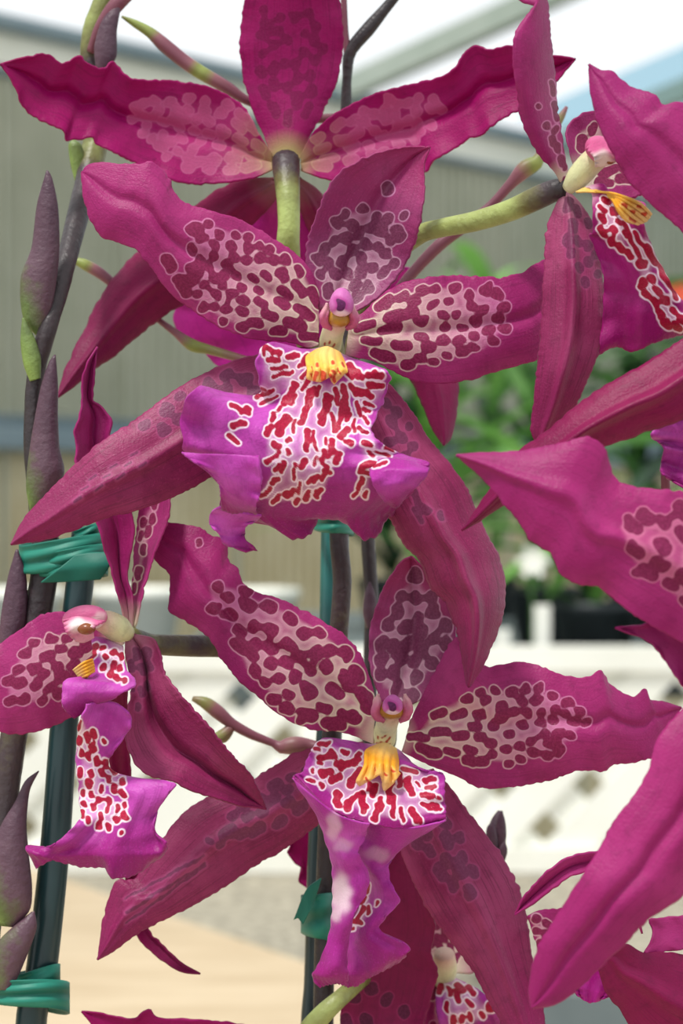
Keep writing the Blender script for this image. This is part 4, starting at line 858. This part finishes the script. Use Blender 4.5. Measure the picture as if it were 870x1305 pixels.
patch(lip7, 'lip_lobe', [
    [(285, 660), (330, 648), (380, 655), (424, 690)],
    [(262, 710), (310, 720), (370, 740), (425, 735)],
    [(252, 770), (300, 800), (340, 810), (385, 790)],
    [(250, 850), (290, 870), (325, 860), (352, 845)],
    [(255, 920), (300, 920), (345, 900), (372, 882)],
    [(262, 980), (310, 970), (380, 940), (440, 905), (470, 905)],
    [(262, 1030), (310, 1020), (400, 990), (500, 925), (570, 920)],
    [(225, 1075), (300, 1070), (420, 1040), (505, 1010), (520, 990)],
    [(160, 1122), (270, 1120), (420, 1100), (500, 1080), (498, 1060)],
    [(85, 1125), (140, 1150), (260, 1150), (420, 1150), (520, 1140), (542, 1110)],
    [(120, 1195), (165, 1168), (230, 1180), (285, 1190), (340, 1190), (370, 1226), (440, 1215), (500, 1172), (535, 1150)]],
    D, [-16, -15, -13, -12, -12, -13, -14, -15, -16, -16, -14], 'lip', 2.559, (0, 640), 100, 80, ruf=1.6, freq=3, caps=lipc, center=(0, 0), creamr=2, seed=12, rufx=1.6, jag=.9, across=[-3, -3, -1, 2, 3, 2, 0, 0, 0, 1, 2], wh=[(103, 935, 5, 20, .5), (115, 1000, 9, 12, .25)])
patch(lip7, 'callus', [[(300, 510), (305, 530), (308, 555)], [(275, 520), (280, 540), (285, 570)], [(238, 545), (250, 560), (262, 580)]], D, [-14, -17, -15], 'callus', 2.559, (0, 640), 24, 24, ridge=.5, center=(160, 815), creamr=2)
tube(f7, 'pedicel', [(168, 806, 3, 7, .6), (178, 814, 8, 11, .4), (195, 821, 12, 13, .45), (240, 823, 16, 14, .35), (285, 824, 20, 14, .35), (350, 830, 26, 13, .3), (415, 850, 30, 12, .3)], D, 'stem')

# ---- flowers low in the picture
D = .486
f8 = thing('orchid_flower', 'shaded dark magenta orchid flower rising from below, behind the drooping lip', 'flower', 480, 1420, D)
petal(f8, 'sepal', [(455, 1420), (435, 1330), (436, 1260), (445, 1180), (465, 1110), (490, 1062), (505, 1046)], [(505, 1420), (538, 1310), (550, 1268), (557, 1238), (549, 1213), (554, 1180), (540, 1120), (522, 1070), (505, 1046)], D, [0, 4, 2, 0], 'petal_deep_shade', cup=-3, ruf=.6,
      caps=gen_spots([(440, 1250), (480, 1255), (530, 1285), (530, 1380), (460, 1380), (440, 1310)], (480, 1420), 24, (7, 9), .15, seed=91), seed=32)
petal(f8, 'petal', [(462, 1400), (400, 1345), (330, 1310), (260, 1300), (215, 1298), (200, 1296), (192, 1287), (184, 1289), (175, 1297), (160, 1298), (145, 1294), (120, 1290), (104, 1289)],
      [(462, 1440), (400, 1440), (320, 1420), (240, 1390), (180, 1350), (130, 1320), (104, 1289)], D, [0, -4, -8, -10], 'petal_back', cup=-2, ruf=1.4, seed=33, cr0=0)
patch(f8, 'lip', [[(460, 1425), (480, 1422), (500, 1427)], [(420, 1450), (480, 1460), (540, 1450)], [(400, 1520), (480, 1540), (560, 1520)], [(380, 1600), (480, 1620), (580, 1600)]], D, [-4, -14, -16, -10], 'lip', n=40, m=40, rufx=2, center=(480, 1420), creamr=60)
column(f8, D, (480, 1422, 14), (481, 1408, 13), (482, 1394, 13), (482, 1384), (13, 15), 0, seed=15)
tube(f8, 'pedicel', [(474, 1420, 6, 10, .5), (440, 1380, 6, 11, .5), (400, 1350, 0, 13, .6), (392, 1318, -6, 14, .8), (412, 1292, -8, 13, .8), (436, 1270, -6, 11, .7), (470, 1240, 6, 10, .6)], D, 'stem')

D = .505
f9 = thing('orchid_flower', 'small patterned orchid flower peeping out behind the lower right sepal', 'flower', 568, 1235, D)
petal(f9, 'petal', [(560, 1225), (540, 1190), (500, 1150), (450, 1100), (400, 1062), (385, 1058), (372, 1064), (370, 1078), (366, 1086)], [(555, 1245), (500, 1210), (450, 1170), (410, 1135), (392, 1132), (380, 1124), (386, 1108), (376, 1100), (366, 1086)], D, [4, 8, 6, 4], 'petal_back', cup=-2, ruf=1, seed=34)
petal(f9, 'petal', [(552, 1232), (541, 1205), (545, 1180), (562, 1166), (590, 1172), (615, 1200)], [(580, 1240), (600, 1240), (612, 1232), (620, 1220), (618, 1208), (615, 1200)], D, [0, 2, 4, 5], 'petal', cup=-2, caps=gen_spots([(545, 1200), (555, 1175), (590, 1180), (605, 1215), (580, 1225)], (568, 1235), 11, (4, 5), .3, seed=92), center=(568, 1235), creamr=60, seed=35)
petal(f9, 'sepal', [(552, 1240), (545, 1270), (535, 1305), (530, 1340), (540, 1370)], [(572, 1245), (590, 1280), (585, 1320), (565, 1350), (540, 1370)], D, [-2, -4, -4, 0], 'petal', cup=-3, caps=gen_spots([(550, 1265), (575, 1265), (575, 1310), (548, 1310)], (565, 1240), 12, (4, 5), .2, seed=93), center=(565, 1240), creamr=60, seed=36)
patch(f9, 'lip', [[(560, 1245), (570, 1243), (582, 1248)], [(555, 1270), (585, 1262), (610, 1262)], [(558, 1300), (600, 1285), (640, 1285)], [(570, 1335), (620, 1320), (650, 1300)]], D, [-4, -10, -12, -8], 'lip', n=40, m=40, rufx=1, center=(570, 1240), creamr=60, caps=gen_spots([(560, 1262), (605, 1258), (630, 1290), (600, 1310), (570, 1310)], (570, 1240), 10, (3, 4.2), .3, seed=94))
tube(f9, 'column', [(566, 1250, -3, 14, .5), (566, 1232, -7, 16, .5), (566, 1215, -9, 13, .5)], D, 'column')
tube(f9, 'pedicel', [(568, 1240, 6, 10, .6), (560, 1290, 14, 10, .5), (520, 1360, 18, 10, .4), (470, 1420, 30, 10, .3)], D, 'stem')

D = .448
f10 = thing('orchid_flower', 'deep magenta orchid flower low down behind the big blurred sepal', 'flower', 815, 1190, D)
petal(f10, 'sepal', [(812, 1160), (800, 1110), (780, 1088), (756, 1086), (725, 1093), (700, 1108), (678, 1130), (664, 1148), (656, 1166)], [(818, 1190), (800, 1140), (775, 1114), (755, 1110), (728, 1116), (702, 1134), (684, 1148), (670, 1158), (656, 1166)], D, [0, -4, -6, -4], 'petal_near', cup=-1.5, crease=1, seed=37, cr0=0)
petal(f10, 'petal', [(790, 1205), (800, 1203), (816, 1213), (842, 1213), (870, 1215), (910, 1225), (960, 1260), (990, 1330)], [(762, 1235), (770, 1262), (788, 1284), (802, 1305), (830, 1340), (880, 1370), (940, 1370), (990, 1330)], D, [0, 3, 2, 0], 'petal_deep_shade', cup=3, crease=-2, ruf=.6, seed=38, cr0=0)
petal(f10, 'petal', [(820, 1215), (832, 1190), (828, 1172), (845, 1170), (880, 1165), (930, 1150)], [(830, 1220), (850, 1212), (870, 1210), (900, 1200), (930, 1150)], D, [4, 6, 8, 8], 'petal_near', ruf=.8, seed=39, cr0=0)
petal(f10, 'sepal', [(795, 1195), (760, 1170), (720, 1158), (690, 1160), (672, 1168)], [(795, 1230), (750, 1240), (715, 1240), (690, 1220), (672, 1168)], D, [4, 8, 8, 8], 'petal', cup=1, caps=gen_spots([(680, 1170), (760, 1175), (750, 1225), (690, 1210)], (810, 1200), 13, (4, 6), .3, seed=95), center=(810, 1200), creamr=200, cr0=.5, seed=40)
patch(f10, 'lip', [[(785, 1225), (790, 1218), (800, 1222)], [(740, 1230), (775, 1245), (800, 1240)], [(728, 1255), (760, 1262), (790, 1262)], [(735, 1268), (752, 1278), (775, 1270)]], D, [6, 4, 3, 4], 'lip_back', n=30, m=30, ruf=.8, rufx=.6, center=(800, 1210), creamr=30)
tube(f10, 'pedicel', [(800, 1222, 8, 8, .5), (820, 1260, 20, 9, .4), (850, 1340, 30, 10, .3), (870, 1480, 30, 11, .3)], D, 'stem')

# ------------------------------------------------------------------ spikes, stakes, ties
def foot(D, dz):
    """pixel row where the table stands at this depth"""
    return CY+(CAMZ-zt-.001)*F/(D+dz/1000)
D = .476
s1 = thing('flower_spike', 'dark purple flower spike with pointed bracts along the stem', 'stem', -60, 1900, D)
yb = foot(D, 0)
tube(s1, 'stem', [(-70, yb, 0, 17, .1), (-40, 1500, 0, 17, .1), (-14, 1180, 0, 16, .15), (4, 1060, 0, 16, .2), (14, 960, 0, 17, .3), (32, 860, 0, 17, .3), (50, 770, 0, 18, .05), (59, 705, 0, 18, .25), (48, 630, 0, 14, .05), (42, 560, 0, 12, .05), (43, 500, 0, 11, .1), (49, 460, 0, 12, .15), (62, 415, 0, 12, .1),
     (80, 350, 6, 13, .1), (98, 280, 18, 14, .1), (109, 238, 26, 15, .15), (116, 205, 30, 17, .62), (122, 180, 32, 16, .6), (121, 140, 32, 13, .3), (117, 85, 32, 12, .15), (114, 66, 32, 12, .5), (118, 35, 32, 12, .75), (130, 5, 32, 12, .7), (142, -25, 32, 10, .6)], D, 'stem', jit=.06, n=220, seed=2)
def bract(par, A, B, D, dz, g0, g1, belly=6, name='bract', thick=3.0, mat='bract'):
    """pointed sheath: front shell bulging to the viewer and closed behind"""
    n, m = 40, 22
    a = cr_spline(A, n); b = cr_spline(B, n); t = np.linspace(0, 1, n)
    ang = np.linspace(0, 2*np.pi, m, endpoint=False)
    mid = (a+b)/2; hw = (b-a)/2; wid = np.linalg.norm(hw, axis=1)
    X = mid[:, :1]+hw[:, :1]*np.cos(ang)[None]; Y = mid[:, 1:]+hw[:, 1:]*np.cos(ang)[None]
    Z = dz-wid[:, None]*.15*1.0*np.sin(ang)[None]*.75
    g = (g0*(1-t)**1.6+g1*(1-(1-t)**1.6))[:, None]-.25*np.cos(ang)[None]*(1-t)[:, None]
    at = dict(g=g, sd=g*0+60, cream=g*0, wh=g*0)
    return grid_mesh(name, proj(X, Y, D+Z/1000), M[mat], par, at, np.stack([np.repeat((ang/6.283)[None], n, 0), np.repeat(t[:, None], m, 1)], -1), thick=0, closed_u=True, caps=True)
bract(s1, [(50, 432), (32, 412), (26, 385), (27, 350), (40, 315), (47, 260), (59, 217)], [(52, 430), (66, 392), (73, 350), (76, 310), (74, 262), (66, 225), (61, 217)], D, 0, .7, .1)
bract(s1, [(38, 652), (33, 620), (36, 585), (41, 550), (52, 492), (62, 462), (69, 452)], [(42, 652), (60, 640), (82, 605), (76, 570), (74, 530), (74, 490), (71, 452)], D, -4, .62, .05)
bract(s1, [(0, 850), (-2, 820), (2, 778), (10, 735), (20, 700)], [(20, 840), (32, 800), (35, 765), (33, 730), (23, 700)], D, -2, .15, .1)
bract(s1, [(0, 1180), (-14, 1140), (-12, 1090), (2, 1050), (19, 1022), (32, 995), (49, 982)], [(18, 1182), (38, 1160), (41, 1130), (37, 1090), (34, 1050), (38, 1008), (50, 983)], D, -5, .62, .1)
bract(s1, [(-6, 1262), (-10, 1230), (-2, 1200), (20, 1178), (40, 1162)], [(14, 1262), (24, 1243), (36, 1214), (47, 1182), (44, 1161)], D, -6, .5, .35, name='sheath')
bract(s1, [(38, 486), (30, 465), (26, 435), (28, 405)], [(52, 482), (52, 455), (44, 430), (31, 405)], D, -2, 1.0, .75, name='sheath')
bract(s1, [(98, 240), (90, 210), (87, 185), (92, 178)], [(106, 232), (108, 205), (104, 185), (95, 178)], D, 28, .95, .8, name='sheath')
bract(s1, [(122, 88), (120, 60), (128, 30), (140, 12), (151, 4)], [(142, 84), (149, 70), (149, 40), (153, 14), (152, 4)], D, 26, .1, .2)
tube(s1, 'branch', [(116, 66, 30, 6, .1), (128, 35, 28, 8, .1), (145, 10, 27, 10, .1), (165, -10, 27, 9, .2)], D, 'twig')

D = .478
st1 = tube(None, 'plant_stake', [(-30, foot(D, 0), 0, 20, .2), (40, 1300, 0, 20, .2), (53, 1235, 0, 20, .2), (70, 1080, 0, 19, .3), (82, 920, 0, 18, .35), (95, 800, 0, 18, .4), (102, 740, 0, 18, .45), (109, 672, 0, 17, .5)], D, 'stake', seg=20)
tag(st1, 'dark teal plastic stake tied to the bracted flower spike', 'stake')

def tie(parent, cx, cy, rx, h, D, depth, tilt=0.0, wav=1.5, n=64, name='band', skew=0.0):
    """loop of tape around stem and stake: rx, h in pixels, depth = loop radius in mm along the view"""
    a = np.linspace(0, 2*np.pi, n); hh = np.linspace(-.5, .5, 13)
    Hg, Ag = np.meshgrid(hh, a, indexing='ij')
    X = cx+rx*np.cos(Ag)*(1+.02*np.sin(Ag*3)); Y = cy+Hg*h*(1+.15*np.cos(Ag+skew))+tilt*np.cos(Ag)+wav*np.sin(Ag*2+skew)
    Z = depth*np.sin(Ag)+.5*np.sin(Hg*14+Ag*1.5)
    g = .45+.35*np.sin(Hg*9+Ag); at = dict(g=g, sd=g*0+60, cream=g*0, wh=g*0)
    return grid_mesh(name, proj(X, Y, D+Z/1000), M['tape'], parent, at, np.stack([Ag/6.283, Hg+.5], -1), thick=.0003)
def flap(parent, rows, D, dz, name='flap'):
    o = patch(parent, name, rows, D, dz, 'lip', n=16, m=24)
    g = o.data.attributes.new('g', 'FLOAT', 'POINT'); g.data.foreach_set('value', np.full(len(o.data.vertices), .3, np.float32))
    o.data.materials[0] = M['tape']; return o
t1 = thing('plant_tie', 'green tape tie holding spike and stake beneath the centre flower', 'plant tie', 83, 712, .477)
tie(t1, 80, 708, 55, 42, .477, 8, tilt=-4)
tie(t1, 92, 716, 45, 34, .477, 9.2, tilt=-2, wav=2.5)
tie(t1, 110, 684, 16, 26, .477, 3.6, tilt=-2)
flap(t1, [[(97, 707), (118, 704), (138, 704)], [(72, 727), (105, 722), (140, 720)], [(52, 742), (90, 741), (128, 738)]], .477, [-10.5, -11.5, -10.5])
t2 = thing('plant_tie', 'green tape tie low on the dark stake, wrapped twice', 'plant tie', 40, 1262, .477)
tie(t2, 48, 1258, 28, 46, .478, 5.5, tilt=-3)
tie(t2, 36, 1266, 52, 34, .477, 9, tilt=6, wav=3)

D = .492
s2 = thing('flower_spike', 'dark main spike climbing behind the two big open flowers', 'stem', 420, 1900, D)
tube(s2, 'stem', [(412, foot(D, 0), 0, 13, .1), (412, 1300, 0, 13, .1), (420, 1000, 0, 13, .1), (428, 850, 0, 12, .15), (432, 800, -1, 12, .3), (436, 740, -2, 12, .2), (432, 690, -3, 12, .15), (432, 600, 0, 12, .2), (436, 480, 6, 11, .2), (438, 360, 14, 10, .2), (440, 240, 18, 9, .1), (441, 130, 20, 7, .05), (442, 100, 20, 6, .05), (446, 66, 20, 8, 0), (470, 36, 20, 9, .0), (490, 12, 20, 7, .0), (510, -12, 20, 6, .0)], D, 'stem', n=220)
tube(s2, 'branch', [(443, 75, 20, 5, .1), (440, 40, 20, 4, .1), (438, 0, 20, 4, .1), (437, -25, 20, 4, .2)], D, 'twig')
tube(s2, 'branch', [(438, 480, 8, 7, .1), (480, 410, 12, 7, .1), (522, 352, 14, 7, .05), (560, 312, 14, 8, .05), (590, 290, 14, 7, 0), (625, 262, 14, 6, 0), (650, 235, 14, 7, .1), (668, 216, 14, 11, .55), (684, 206, 14, 9, .75), (690, 190, 14, 4, .4), (702, 168, 14, 6, .5), (714, 150, 14, 5, .6), (722, 136, 14, 2, .3)], D, 'twig')
tube(s2, 'branch', [(441, 150, 20, 6, .1), (380, 150, 18, 6, .1), (315, 128, 16, 6, .1), (290, 112, 16, 8, .1), (255, 92, 16, 9, .7), (232, 76, 16, 9, .15), (210, 58, 16, 9, .1), (192, 42, 16, 7, .7), (172, 30, 16, 5, .75), (155, 21, 16, 1.5, .6)], D, 'twig')
tube(s2, 'branch', [(436, 500, 10, 6, .1), (350, 470, 14, 5, .2), (268, 446, 16, 6, .7), (245, 440, 16, 8, .75), (225, 425, 16, 5, .3), (205, 410, 16, 4, .1), (160, 375, 16, 5, .05), (130, 350, 16, 7, .1), (108, 337, 16, 7, .75), (95, 332, 16, 4, .7)], D, 'twig')
tube(s2, 'branch', [(428, 960, 4, 6, .2), (395, 950, 6, 8, .3), (375, 950, 6, 12, .5), (356, 952, 6, 8, .4), (350, 948, 6, 5, .1), (320, 936, 6, 6, .1), (295, 922, 6, 7, .1), (278, 908, 6, 9, .3), (262, 896, 6, 8, .65), (245, 890, 6, 3, .6)], D, 'twig')
tube(s2, 'bud', [(296, 925, 6, 5, .4), (284, 938, 6, 9, .6), (272, 940, 6, 6, .6), (262, 934, 6, 2, .4)], D, 'twig')
tube(s2, 'branch', [(416, 1200, 16, 6, .1), (520, 1170, 26, 6, .1), (610, 1120, 26, 6, .1), (636, 1085, 24, 7, .5), (632, 1062, 24, 11, .0), (634, 1045, 24, 8, .0), (636, 1033, 24, 2, 0)], D, 'bract')

for A_, B_, dz_ in (([(624, 1085), (619, 1070), (620, 1055), (627, 1046)], [(634, 1086), (634, 1070), (632, 1056), (628, 1046)], 20), ([(632, 1086), (630, 1066), (633, 1046), (638, 1033)], [(642, 1084), (645, 1066), (644, 1048), (640, 1033)], 21), ([(634, 1100), (633, 1088), (637, 1078), (642, 1072)], [(642, 1100), (646, 1088), (646, 1080), (643, 1072)], 19)):
    bract(s2, A_, B_, D, dz_, .2, .0, name='bud_scale')

D = .502
st2 = tube(None, 'plant_stake', [(388, foot(D, 0), 0, 17, .1), (400, 1305, 0, 17, .1), (404, 1253, 0, 17, .1), (409, 1061, 0, 16, .15), (419, 932, 0, 16, .15), (424, 780, 0, 17, .6), (426, 720, 0, 18, .9), (427, 662, 0, 18, .9)], D, 'stake', seg=20)  # teal upper end: the lit side of the stake put into its colour
tag(st2, 'dark stake with a lit teal upper end standing behind the main spike between the big flowers', 'stake')
t3 = thing('plant_tie', 'green tape tie just under the broad ruffled lip', 'plant tie', 425, 664, .496)
tie(t3, 425, 664, 25, 30, .496, 12, tilt=2)
t4 = thing('plant_tie', 'dark green tape tie with a folded end beside the drooping lip', 'plant tie', 402, 1165, .497)
tie(t4, 406, 1168, 22, 56, .498, 12.5, tilt=3)
flap(t4, [[(409, 1119), (404, 1135), (399, 1150)], [(390, 1134), (392, 1150), (394, 1162)], [(374, 1172), (380, 1170), (386, 1178)]], .497, [-13.5, -15, -14])
D = .53
s3 = thing('flower_spike', 'thin dark spike rising behind the gap right of the main spike', 'stem', 470, 1800, D)
tube(s3, 'stem', [(470, foot(D, 0), 0, 9, .05), (470, 1000, 0, 9, .05), (472, 840, 0, 9, .05), (473, 760, 0, 9, .05), (468, 680, 0, 9, .05), (464, 560, 0, 8, .05), (466, 480, 2, 6, .1)], D, 'stem')
bract(s3, [(466, 800), (462, 780), (464, 758), (470, 742)], [(474, 802), (480, 780), (478, 758), (472, 742)], D, -3, .3, .1)
